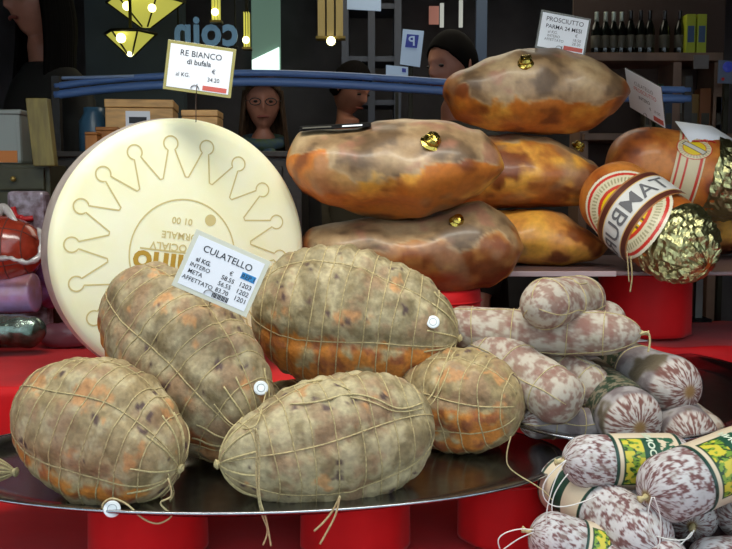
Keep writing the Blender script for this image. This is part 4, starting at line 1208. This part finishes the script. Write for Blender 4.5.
def wall_lamp(label, px0, px1, py0, py1, y, bulb, m='lampdim'):
    a = at(px0, py1, y); b = at(px1, py0, y)
    t = thing('column_lamp', label, 'lamp', Vector(((a.x + b.x) / 2, y, a.z)), 'glowing column lamps')
    mid = (a.x + b.x) / 2; w = (b.x - a.x) / 2
    for k in range(3):
        x0 = a.x + (b.x - a.x) * k / 3
        MB().box(x0 + 0.004, x0 + (b.x - a.x) / 3 - 0.006, y, y + 0.05, a.z, b.z + 0.1).build('lamp_glass', M[m], t, smooth=False)
    MB().box(a.x - 0.006, b.x + 0.006, y - 0.004, y + 0.06, a.z - 0.012, a.z).build('lamp_rim', M['brass'], t, smooth=False)
    MB().box(mid - 0.01, mid + 0.01, y + 0.02, y + 0.04, b.z + 0.1, 3.0).build('lamp_rod', M['bronze'], t, smooth=False)
    MB().ball(at(bulb[0], bulb[1], y - 0.01), bulb[2]).build('bulb', M['bulb'], t)
wall_lamp('tall beige column lamp with a bulb under it, right of the bright window', 317, 344, -6, 36, 4.4, (331, 41, 0.022))
wall_lamp('narrow glowing column lamp above the RE BIANCO card', 211, 220, -6, 20, 4.9, (215, 12, 0.02), 'lampglass')
wall_lamp('tiny glowing lamp just left of the bright window', 243, 250, 30, 47, 5.0, (246, 40, 0.02), 'lampglass')

# bright window, plus slit reflections built as glowing panes on the back wall
def window(n, px0, px1, py0, py1, y, m, label, cut=False):
    a = at(px0, py1, y); b = at(px1, py0, y)
    mb = MB()
    if cut:
        zc_ = at(px0, 60, y).z
        mb.add([(a.x, y, a.z), (b.x, y, a.z), (b.x, y, b.z), (a.x, y, zc_), (a.x, y + 0.02, a.z), (b.x, y + 0.02, a.z), (b.x, y + 0.02, b.z), (a.x, y + 0.02, zc_)],
               [(0, 1, 2, 3), (7, 6, 5, 4), (0, 4, 5, 1), (1, 5, 6, 2), (2, 6, 7, 3), (3, 7, 4, 0)])
    else: mb.box(a.x, b.x, y, y + 0.02, a.z, b.z)
    return struct('window_%d' % n, mb, M[m], label=label)
window(2, 252, 280, -20, 74, 5.85, 'litgreen', 'tall dim greenish window of the shop')
window(3, 252, 279, 47, 73, 5.83, 'litwhite', 'bright white lower pane of the greenish window', cut=True)
window(4, 440, 444, 3, 27, 5.85, 'litpale', 'narrow bright slit window above the dark-haired man')
window(5, 459, 463, 0, 27, 5.85, 'litpale', 'second narrow bright slit window right of the first')
window(6, 429, 439, 6, 24, 5.87, 'litpink', 'pinkish window pane beside the slit window')

# mirrored sign letters: a window reflection built as glowing geometry
sg = thing('shop_sign', 'dim blue coin sign lettering seen mirrored above the RE BIANCO card', 'sign', at(206, 46, 4.95))
vs, fs = text_geo('coin', 0.21, 0.006, flip=True, align='CENTER', spacing=1.05)
xs = [v[0] for v in vs]; w = max(xs) - min(xs); tgt = at(238, 40, 4.95).x - at(175, 40, 4.95).x
k = tgt / w; c0 = at(206.5, 45, 4.95); hmax = max(v[1] for v in vs); kz = (at(206, 17, 4.95).z - at(206, 45, 4.95).z) / hmax
cx_ = (max(xs) + min(xs)) / 2
mb = MB(); mb.v = [Vector((c0.x + (a - cx_) * k, 4.95, c0.z + b * kz)) for a, b in vs]; mb.f = fs
o = mb.build('sign_lettering', M['sign'], sg, smooth=False); o.modifiers.new('s', 'SOLIDIFY').thickness = 0.012
MB().box(at(175, 0, 5.0).x, at(238, 0, 5.0).x, 4.97, 4.985, c0.z - 0.012, c0.z - 0.002).build('sign_bar', M['bronze'], sg, smooth=False)
for px in (178, 235):
    a = at(px, 0, 4.98).x; MB().box(a - .004, a + .004, 4.97, 4.98, c0.z, 3.0).build('sign_hanger', M['bronze'], sg, smooth=False)

# parking notice with mirrored P: a window reflection built as glowing panels
def quadbox(mb, tl, tr, brr, bl, y, th):
    f = [at(*tl, y), at(*tr, y), at(*brr, y), at(*bl, y)]
    vs = f + [v + Vector((0, th, 0)) for v in f]
    mb.add(vs, [(0, 3, 2, 1), (4, 5, 6, 7), (0, 1, 5, 4), (1, 2, 6, 5), (2, 3, 7, 6), (3, 0, 4, 7)]); return mb
ps = thing('parking_sign', 'pale tilted notice with a blue square and mirrored P', 'sign', at(411, 66, 4.3))
quadbox(MB(), (403, 29), (424, 31), (420, 67), (400, 64), 4.3, 0.01).build('sign_panel', M['pwhite'], ps, smooth=False)
sq = quadbox(MB(), (407, 34), (419, 35), (417, 48), (405, 47), 4.294, 0.004).build('blue_square', M['pblue'], ps, smooth=False)
vs, fs = text_geo('P', pxm(13, 4.3), 0.001, flip=True, align='CENTER')
c0 = at(412, 45.5, 4.288); mb = MB(); mb.v = [Vector((c0.x + a, 4.288, c0.z + b)) for a, b in vs]; mb.f = fs; mb.build('sign_lettering', M['pwhite'], sq, smooth=False)
a = at(411, 30, 4.31); MB().box(a.x - .01, a.x + .01, 4.312, 4.33, 0, a.z).build('sign_pole', M['bronze'], ps, smooth=False)
ps2 = thing('small_notice', 'small pale notice just below and left of the parking sign', 'sign', at(397, 78, 4.3))
quadbox(MB(), (386, 65), (408, 67), (408, 79), (386, 77), 4.3, 0.01).build('sign_panel', M['pwhite'], ps2, smooth=False)
quadbox(MB(), (402, 68), (406, 68.5), (406, 72.5), (402, 72), 4.296, 0.003).build('blue_square', M['pblue'], ps2, smooth=False)
a = at(397, 70, 4.31); MB().box(a.x - .008, a.x + .008, 4.312, 4.33, 0, a.z - 0.02).build('sign_pole', M['bronze'], ps2, smooth=False)
ps3 = thing('small_notice', 'pale blue notice at the very top right of the column lamp', 'sign', at(364, 10, 4.6))
quadbox(MB(), (347, -4), (381, -3), (381, 11), (347, 9), 4.6, 0.01).build('sign_panel', M['pwhite'], ps3, smooth=False)
a = at(364, 0, 4.6); MB().box(a.x - .008, a.x + .008, 4.612, 4.625, a.z, 3.0).build('sign_hanger', M['bronze'], ps3, smooth=False)

# shelving on the back wall, centre
su = thing('shelf_rack', 'tall dim grey shelf rack in the middle of the shop', 'shelving', Vector((0, 5.4, 0)))
mg = mat('rack_grey', (74, 80, 96), rough=0.5)
xa, xb = at(345, 0, 5.2).x, at(398, 0, 5.2).x
for x in (xa, (xa + xb) / 2, xb): MB().box(x - 0.02, x + 0.02, 5.2, 5.5, 0, 2.99).build('upright', mg, su, smooth=False)
for z in (1.2, 1.55, 1.80, 2.05, 2.3, 2.6): MB().box(xa, xb, 5.22, 5.5, z - 0.015, z + 0.015).build('rack_shelf', mg, su, smooth=False)
rk = thing('door_panel', 'grey-blue upright panel behind the topmost ham', 'panel', Vector((at(482, 0, 5.0).x, 5.0, 0)))
a = at(482, 0, 5.0).x; MB().box(a - 0.03, a + 0.03, 5.0, 5.05, 0, 2.95).build('panel_board', mat('panel_blue', (66, 84, 112), rough=0.5), rk, smooth=False)
MB().box(a - 0.034, a + 0.034, 4.995, 5.055, 2.0, 2.02).build('panel_band', M['bronze'], rk, smooth=False)

# bottle shelf at right
zs = at(650, 54, 3.9).z
bs = thing('bottle_shelf', 'brown wooden shelf with uprights at upper right carrying the bottles', 'shelving', Vector((at(650, 0, 3.9).x, 4.0, 0)))
xa, xb = at(585, 0, 3.9).x, at(722, 0, 3.9).x
MB().box(xa, xb, 3.86, 4.10, zs - 0.035, zs).build('shelf_board', M['shelfwood'], bs, smooth=False, bevel=0.003)
zs2 = at(650, 134, 3.9).z
MB().box(xa, xb + 0.1, 3.86, 4.10, zs2 - 0.03, zs2).build('shelf_board', M['shelfwood'], bs, smooth=False, bevel=0.003)
for px in (586, 678, 719):
    x = at(px, 0, 3.92).x; MB().box(x - 0.018, x + 0.018, 3.90, 4.10, 0, zs - 0.035).build('shelf_upright', M['shelfwood'], bs, smooth=False)
MB().box(xa, xb + 0.1, 4.11, 4.13, 0, 2.6).build('back_panel', mat('brown_panel', (70, 52, 44), rough=0.7), bs, smooth=False)
MB().box(at(696, 0, 3.85).x, at(711, 0, 3.85).x, 3.85, 3.86, zs - 0.07, zs - 0.012).build('shelf_ticket', mat('dim_ticket', (120, 112, 108), rough=0.6), bs, smooth=False)
def bottle(kind):
    t = thing('wine_bottle', 'x', 'bottle', Vector((0, 0, 0)), 'bottles on the upper right shelf')
    h = 0.30
    MB().lathe(Vector((0, 0, 0)), [(0, 0.002), (0.034, 0), (0.0365, 0.006), (0.0365, 0.175), (0.030, 0.20), (0.015, 0.235), (0.0135, 0.25), (0, 0.25)], 20).build('bottle_body', M['bottle'], t)
    MB().lathe(Vector((0, 0, 0.236)), [(0, 0), (0.016, 0.0), (0.0148, 0.02), (0.0148, 0.058), (0.0155, 0.060), (0.0155, 0.066), (0, 0.066)], 16).build('capsule', M['capsule'] if kind else M['capsuledark'], t)
    MB().lathe(Vector((0, 0, 0.05)), [(0.0366, 0), (0.0372, 0.001), (0.0372, 0.085), (0.0366, 0.086)], 20).build('bottle_label', M['bottlelabel'], t)
    return t
def dup(root, loc, label):
    r = root.copy(); C.objects.link(r); r.location = loc; r['label'] = label
    for ch in list(root.children):
        c = ch.copy(); C.objects.link(c); c.parent = r
    return r
names = ['first', 'second', 'third', 'fourth', 'fifth', 'sixth', 'seventh']
first = None
for i, px in enumerate((596, 605, 613, 621)):
    loc = Vector((at(px, 50, 3.95).x, 3.95, zs + 0.0005)); lab = 'dark wine bottle with pale capsule, %s after the PROSCIUTTO card' % names[i]
    if first is None: first = bottle(1); first.location = loc; first.scale = (0.62, 0.62, 0.62); first['label'] = lab
    else: dup(first, loc, lab)
first = None
for i, px in enumerate((630, 640, 649, 664, 679)):
    loc = Vector((at(px, 50, 3.95).x, 3.95, zs + 0.0005)); lab = 'all-dark wine bottle, %s to the left of the lime boxes' % ['fifth', 'fourth', 'third', 'second', 'first'][i]
    if first is None: first = bottle(0); first.location = loc; first.scale = (0.62, 0.62, 0.64); first['label'] = lab
    else: dup(first, loc, lab)
for px, lab in ((692, 'left one of two tall lime-yellow boxes on the bottle shelf'), (703, 'right one of two tall lime-yellow boxes on the bottle shelf')):
    a = at(px, 0, 3.9).x; w = pxm(4.6, 3.9); z1 = at(px, 14, 3.9).z
    t = thing('lime_box', lab, 'box', Vector((a, 3.93, zs)), 'lime boxes on the bottle shelf')
    MB().box(a - w, a + w, 3.90, 3.96, zs + 0.0005, z1).build('box_body', M['yellowbox'], t, smooth=False, bevel=0.002)
    MB().box(a - w * 0.7, a + w * 0.7, 3.8985, 3.9, z1 - 0.12, z1 - 0.05).build('box_label', M['bluepack'], t, smooth=False)
for i, (px, w, top, mk, lab) in enumerate(((652, 4, 88, 'bottlelabel', 'slim beige pack on the lower shelf nearest the angled price card'), (663, 3.5, 84, 'green', 'green pack on the lower shelf beside the slim beige one'),
        (672, 4, 92, 'bluepack', 'blue-grey pack on the lower shelf left of the wooden upright'), (687, 4.5, 92, 'card', 'pale carton on the lower shelf right of the wooden upright'),
        (697, 5.5, 94, 'ochrepack', 'ochre carton on the lower shelf between pale and orange ones'), (709, 5.5, 88, 'orangelabel', 'orange carton on the lower shelf under the small ticket'), (724, 5, 96, 'bluepack', 'blue carton on the lower shelf at the right picture edge'))):
    a = at(px, 0, 3.9).x; ww = pxm(w, 3.9); z1 = at(px, top, 3.9).z
    t = thing('food_pack', lab, 'package', Vector((a, 3.94, zs2)), 'packages on the lower right shelf')
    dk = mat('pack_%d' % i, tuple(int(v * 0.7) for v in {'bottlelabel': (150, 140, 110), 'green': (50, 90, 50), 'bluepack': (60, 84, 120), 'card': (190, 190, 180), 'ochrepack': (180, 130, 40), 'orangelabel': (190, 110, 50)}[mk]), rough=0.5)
    MB().box(a - ww, a + ww, 3.90, 3.97, zs2 + 0.0005, z1).build('pack_body', dk, t, smooth=False, bevel=0.003)
    MB().box(a - ww * 0.7, a + ww * 0.7, 3.898, 3.9, zs2 + 0.04, zs2 + 0.09).build('pack_label', M['bottlelabel'], t, smooth=False)
nb = thing('blue_notice', 'pale notice with a blue disc and red heart at the right edge', 'sign', at(727, 85, 3.7))
quadbox(MB(), (719, 60), (740, 61), (740, 84), (718, 83), 3.7, 0.008).build('sign_panel', mat('notice_panel', (98, 108, 128), rough=0.5), nb, smooth=False)
q = at(728, 67, 3.695); MB().lathe(q, [(0, 0), (0.022, 0), (0.022, 0.002), (0, 0.002)], 20, Vector((0, -1, 0))).build('blue_disc', M['pblue'], nb)
q = at(723, 79, 3.695); MB().ball(q, 0.007, sy=0.3).build('red_heart', M['redribbon'], nb)
a = at(727, 80, 3.71).x; MB().box(a - 0.01, a + 0.01, 3.71, 3.73, 0, at(727, 70, 3.71).z).build('sign_pole', M['bronze'], nb, smooth=False)

# ================================================================ PEOPLE (window reflections built as solid figures in the shop)
def person(label, c, s, yaw, tilt, hairm, coatm, hair='long', glasses=False, scarf=False, female=True, group=None):
    """c = centre of the head; figure stands on the floor. local frame: -Y faces the viewer before yaw"""
    H = 0.125 * s                                  # half head height
    root = thing('person', label, 'person', Vector((c.x, c.y, 0)), group)
    Ry = Matrix.Rotation(yaw, 3, 'Z'); Rt = Matrix.Rotation(tilt, 3, 'X')
    def W(p, head=False):
        p = Vector(p)
        if head: p = Rt @ p
        return c + Ry @ p
    mb = MB(); n = 28
    def ringz(z, rx, ry, cy=0.0):
        return [(rx * math.cos(2 * PI * k / n), cy + ry * math.sin(2 * PI * k / n), z) for k in range(n)]
    sw = (0.18 if female else 0.215) * s
    zf = -(c.z)
    levels = [(-0.15, 0.052, 0.058, 0.02), (-0.20, 0.062, 0.062, 0.03), (-0.235, 0.11, 0.07, 0.03), (-0.27, sw * 0.9, 0.088, 0.03), (-0.33, sw, 0.105, 0.03), (-0.45, sw * 0.92, 0.12, 0.02),
              (-0.62, sw * 0.76, 0.105, 0.02), (-0.78, sw * 0.92, 0.12, 0.03), (-0.86, sw * 0.9, 0.12, 0.03)]
    # head + neck + trunk as one lofted skin
    vs = []; rows = 0
    hr_ = 20
    for i in range(hr_ + 1):
        ph = PI * (i / (hr_ + 3.2))
        zz_ = H * math.cos(ph)
        rad = math.sin(ph)
        for k in range(n):
            a = 2 * PI * k / n
            x = 0.078 * s * rad * math.cos(a); y = 0.098 * s * rad * math.sin(a)
            zl = zz_ / H
            if zl < -0.1: x *= 1 + 0.28 * (zl + 0.1); 
            if zl < -0.1 and y > 0: y *= 1 + 0.35 * (zl + 0.1)
            if y < 0:
                fx = x / (0.078 * s); f = 0.0
                f += 0.024 * math.exp(-((fx / 0.16) ** 2)) * math.exp(-(((zl + 0.17) / 0.16) ** 2))
                f += 0.010 * math.exp(-((fx / 0.12) ** 2)) * math.exp(-(((zl - 0.02) / 0.2) ** 2))
                f -= 0.012 * (math.exp(-(((abs(fx) - 0.42) / 0.2) ** 2))) * math.exp(-(((zl - 0.04) / 0.13) ** 2))
                f += 0.006 * math.exp(-((fx / 0.5) ** 2)) * math.exp(-(((zl - 0.2) / 0.08) ** 2))
                f += 0.008 * math.exp(-((fx / 0.3) ** 2)) * math.exp(-(((zl + 0.48) / 0.08) ** 2))
                f += 0.010 * math.exp(-((fx / 0.35) ** 2)) * math.exp(-(((zl + 0.82) / 0.14) ** 2))
                y -= f * s
            vs.append(W((x, y, zz_), True))
        rows += 1
    for (z, rx, ry, cy) in levels:
        vs += [W((x, y, z2)) for x, y, z2 in ringz(z * s, rx * (s if rx < sw * 0.7 else 1), ry * s, cy * s)]
        rows += 1
    for i in range(rows - 1):
        for k in range(n): mb.f.append((i * n + k, (i + 1) * n + k, (i + 1) * n + (k + 1) % n, i * n + (k + 1) % n))
    mb.f.append(tuple(range(n))); mb.f.append(tuple((rows - 1) * n + k for k in range(n - 1, -1, -1)))
    mb.v = vs
    # limbs, rooted in the trunk
    for sx in (-1, 1):
        sh_ = (sx * sw * 0.86, 0.03 * s, -0.33 * s); el = (sx * (sw + 0.03), 0.03 * s, -0.60 * s); wr = (sx * (sw + 0.02), -0.06 * s, -0.84 * s)
        mb.tube([W(sh_), W(((sh_[0] + el[0]) / 2, 0.03 * s, -0.46 * s)), W(el), W(((wr[0] + el[0]) / 2, -0.01, -0.72 * s)), W(wr)], 0.05 * s, 10, taper=lambda t: 1 - 0.45 * t)
        mb.tube([W(wr), W((wr[0], wr[1] - 0.01, wr[2] - 0.05 * s)), W((wr[0], wr[1] - 0.02, wr[2] - 0.09 * s))], 0.034 * s, 8, taper=lambda t: 0.8 + 0.3 * t)
        for q in range(4):
            yy = wr[1] - 0.045 * s + 0.02 * s * q; ln = (0.07, 0.08, 0.075, 0.06)[q] * s
            mb.tube([W((wr[0], yy, wr[2] - 0.085 * s)), W((wr[0] - sx * 0.004, yy, wr[2] - 0.085 * s - ln * 0.5)), W((wr[0] - sx * 0.016, yy, wr[2] - 0.085 * s - ln))], 0.009 * s, 6)
        mb.tube([W((wr[0], wr[1] - 0.03, wr[2] - 0.03 * s)), W((wr[0] - sx * 0.01, wr[1] - 0.06 * s, wr[2] - 0.07 * s)), W((wr[0] - sx * 0.012, wr[1] - 0.066 * s, wr[2] - 0.10 * s))], 0.011 * s, 6)
        hp = (sx * 0.09 * s, 0.03, -0.82 * s)
        mb.tube([W(hp), W((sx * 0.095 * s, 0.03, zf * 0.62)), W((sx * 0.09 * s, 0.03, zf * 0.60 - 0.15)), W((sx * 0.09 * s, 0.04, zf + 0.07))], 0.085 * s, 10, taper=lambda t: 1 - 0.5 * t)
        mb.tube([W((sx * 0.09 * s, 0.07, zf + 0.045)), W((sx * 0.09 * s, -0.05, zf + 0.04)), W((sx * 0.10 * s, -0.16, zf + 0.032))], 0.04 * s, 8, taper=lambda t: 1 - 0.25 * t)
        er = W((sx * 0.079 * s, 0.012 * s, -0.005 * s), True); mb.ball(er, 0.022 * s, sx=0.35, sy=0.7, sz=1.2, n=10)
    body = mb.build('body', M['skin'], root)
    rm = body.modifiers.new('remesh', 'REMESH'); rm.mode = 'VOXEL'; rm.voxel_size = 0.0065; rm.use_smooth_shade = True
    # coat
    ct_ = MB(); vs = []; lv = [(-0.205, 0.075, 0.075, 0.03), (-0.228, 0.12, 0.085, 0.03), (-0.262, sw * 0.95, 0.105, 0.03), (-0.33, sw * 1.12, 0.125, 0.03), (-0.45, sw * 1.08, 0.135, 0.02), (-0.62, sw * 1.0, 0.13, 0.02), (-0.80, sw * 1.1, 0.14, 0.03), (-1.0, sw * 1.15, 0.15, 0.03)]
    for (z, rx, ry, cy) in lv: vs += [W((x * (1 + 0.03 * n1(x * 20, z * 9)), y, z2)) for x, y, z2 in ringz(z * s, rx * (s if rx < sw * 0.7 else 1), ry * s, cy * s)]
    ct_.v = vs
    for i in range(len(lv) - 1):
        for k in range(n): ct_.f.append((i * n + k, (i + 1) * n + k, (i + 1) * n + (k + 1) % n, i * n + (k + 1) % n))
    for sx in (-1, 1):
        ct_.tube([W((sx * sw * 0.86, 0.03, -0.32 * s)), W((sx * (sw + 0.02), 0.03, -0.46 * s)), W((sx * (sw + 0.03), 0.03 * s, -0.60 * s)), W((sx * (sw + 0.02), -0.05 * s, -0.83 * s))], 0.066 * s, 12, taper=lambda t: 1 - 0.3 * t)
    co = ct_.build('coat', M[coatm], root); co.modifiers.new('s', 'SOLIDIFY').thickness = 0.006
    # trousers
    tr = MB()
    for sx in (-1, 1):
        tr.tube([W((sx * 0.09 * s, 0.03, -0.80 * s)), W((sx * 0.095 * s, 0.03, zf * 0.6)), W((sx * 0.09 * s, 0.035, zf + 0.09))], 0.095 * s, 12, taper=lambda t: 1 - 0.35 * t)
    tr.build('trousers', M['coat'], root)
    # face details
    fm = MB()
    for sx in (-1, 1): fm.ball(W((sx * 0.033 * s, -0.086 * s, 0.004 * s), True), 0.010 * s, sz=0.6, n=10)
    fm.build('eyes', M['eye'], root)
    lm = MB(); lm.tube(crv([W((-0.024 * s, -0.092 * s, -0.062 * s), True), W((0, -0.101 * s, -0.059 * s), True), W((0.024 * s, -0.092 * s, -0.062 * s), True)]), 0.0055 * s, 6); lm.build('lips', M['lip'], root)
    # hair cap
    hm = MB(); vs = []; N2 = 40; rws = 16
    for i in range(rws + 1):
        for k in range(N2):
            a = 2 * PI * k / N2
            front = max(0.0, -math.sin(a))
            mx_ = (0.62 if hair == 'short' else 0.60) * PI
            pe = mx_ * (1 - 0.50 * front ** 0.7) * (1 + 0.07 * n1(a * 5.0, 3.3))
            ph = pe * i / rws
            rad = math.sin(ph); g = 1.11 + 0.05 * n1(math.cos(a) * 5, math.sin(a) * 5, ph * 2)
            vs.append(W((0.078 * s * g * rad * math.cos(a), 0.098 * s * g * rad * math.sin(a) + 0.004, H * 1.07 * math.cos(ph)), True))
    hm.v = vs
    for i in range(rws):
        for k in range(N2): hm.f.append((i * N2 + k, (i + 1) * N2 + k, (i + 1) * N2 + (k + 1) % N2, i * N2 + (k + 1) % N2))
    if hair == 'long':
        for k in range(46):
            a = -0.30 + (PI + 0.6) * k / 45 + 0.05 * n1(k * 3.3)
            x = 0.083 * s * math.cos(a); y = 0.10 * s * math.sin(a)
            z0 = 0.05 * s
            hm.tube(crv([W((x * 0.95, y * 0.95, z0), True), W((x * 1.13, y * 1.08, -0.07 * s), True), W((x * 1.3 + 0.006 * n1(k), y * 1.05, -0.20 * s)), W((x * 1.45, y * 1.1 - 0.03 * abs(math.cos(a)), -0.40 * s + 0.03 * n1(k * 2.1)))], 4), 0.0125 * s, 6, taper=lambda t: 1 - 0.45 * t)
    ho = hm.build('hair', M[hairm], root); ho.modifiers.new('s', 'SOLIDIFY').thickness = 0.008
    if glasses:
        gm = MB()
        for sx in (-1, 1):
            gm.tube([W((sx * 0.034 * s + 0.024 * s * math.cos(q), -0.104 * s, 0.003 * s + 0.015 * s * math.sin(q)), True) for q in [2 * PI * k / 20 for k in range(20)]], 0.0024 * s, 5, True)
            gm.tube([W((sx * 0.058 * s, -0.104 * s, 0.006 * s), True), W((sx * 0.080 * s, -0.03 * s, 0.006 * s), True), W((sx * 0.082 * s, 0.01 * s, 0.004 * s), True)], 0.0013 * s, 5)
        gm.tube([W((-0.010 * s, -0.105 * s, 0.005 * s), True), W((0.010 * s, -0.105 * s, 0.005 * s), True)], 0.0013 * s, 5)
        gm.build('eyeglasses', M['frame'], root)
    if scarf:
        sc_ = MB()
        sc_.tube([W((0.085 * s * math.cos(q), 0.03 * s + 0.085 * s * math.sin(q), -0.172 * s - 0.02 * s * (-math.sin(q)))) for q in [2 * PI * k / 24 for k in range(24)]], 0.026 * s, 10, True)
        sc_.tube(crv([W((0.02, -0.07 * s, -0.22 * s)), W((0.035, -0.11 * s, -0.32 * s)), W((0.03, -0.125 * s, -0.48 * s))]), 0.030 * s, 10)
        sc_.build('scarf', M['scarf'], root)
    return root
person('person with long brown hair, glasses and checked scarf, looking down above the cheese wheel', at(263, 102, 3.66), 0.92, 0.12, 0.12, 'hair', 'coat', 'long', True, True)
person('dark-haired person facing left, half hidden behind the topmost ham', at(452, 66, 3.95), 1.18, -0.9, 0.15, 'hairblack', 'coat', 'short', False, False, False)
person('person in an olive coat bending forward behind the taupe ham', at(351, 88, 4.75), 1.1, 0.9, 0.5, 'hairblack', 'coatolive', 'short', False, False, True)
person('dim person with long black hair at the upper left edge of the shop', at(38, 0, 3.85), 1.3, -0.75, 0.1, 'hairblack', 'coat', 'long', False, False)

# ================================================================ LIGHT
def area(name, loc, target, sx, sy, power, col, spread=180):
    l = bpy.data.lights.new(name, 'AREA'); l.shape = 'RECTANGLE'; l.size = sx; l.size_y = sy; l.energy = power; l.color = col
    l.spread = math.radians(spread)
    o = bpy.data.objects.new(name, l); C.objects.link(o); o.location = loc
    o.rotation_euler = (Vector(target) - Vector(loc)).to_track_quat('-Z', 'Y').to_euler()
    o['kind'] = 'structure'
    return o
area('window_ceiling_light', (-0.1, 1.35, 2.75), (0.0, 1.85, 1.1), 2.0, 0.35, 15, (1.0, 0.96, 0.88), 120)  # unseen area fill added above the display for top light, no fixture
area('shop_ceiling_light', (0.3, 4.2, 2.9), (0.3, 4.2, 0), 1.6, 1.2, 11, (1.0, 0.9, 0.72))  # unseen area fill added to lift the dim interior
w = bpy.data.worlds.new('world'); bpy.context.scene.world = w; w.use_nodes = True
bg = w.node_tree.nodes['Background']; bg.inputs[0].default_value = (0.78, 0.88, 1.0, 1); bg.inputs[1].default_value = 1.25

cam = bpy.data.cameras.new('camera'); co = bpy.data.objects.new('camera', cam); C.objects.link(co)
co.location = CAM; co.rotation_euler = (math.radians(90) - PITCH, 0, 0)
cam.sensor_width = 36; cam.lens = 36 * F / 732; cam.clip_start = 0.05; cam.clip_end = 60
sc = bpy.context.scene
sc.camera = co
sc.view_settings.view_transform = 'Standard'; sc.view_settings.look = 'None'; sc.view_settings.gamma = 1; sc.view_settings.exposure = 0.28
sc.view_settings.use_curve_mapping = False
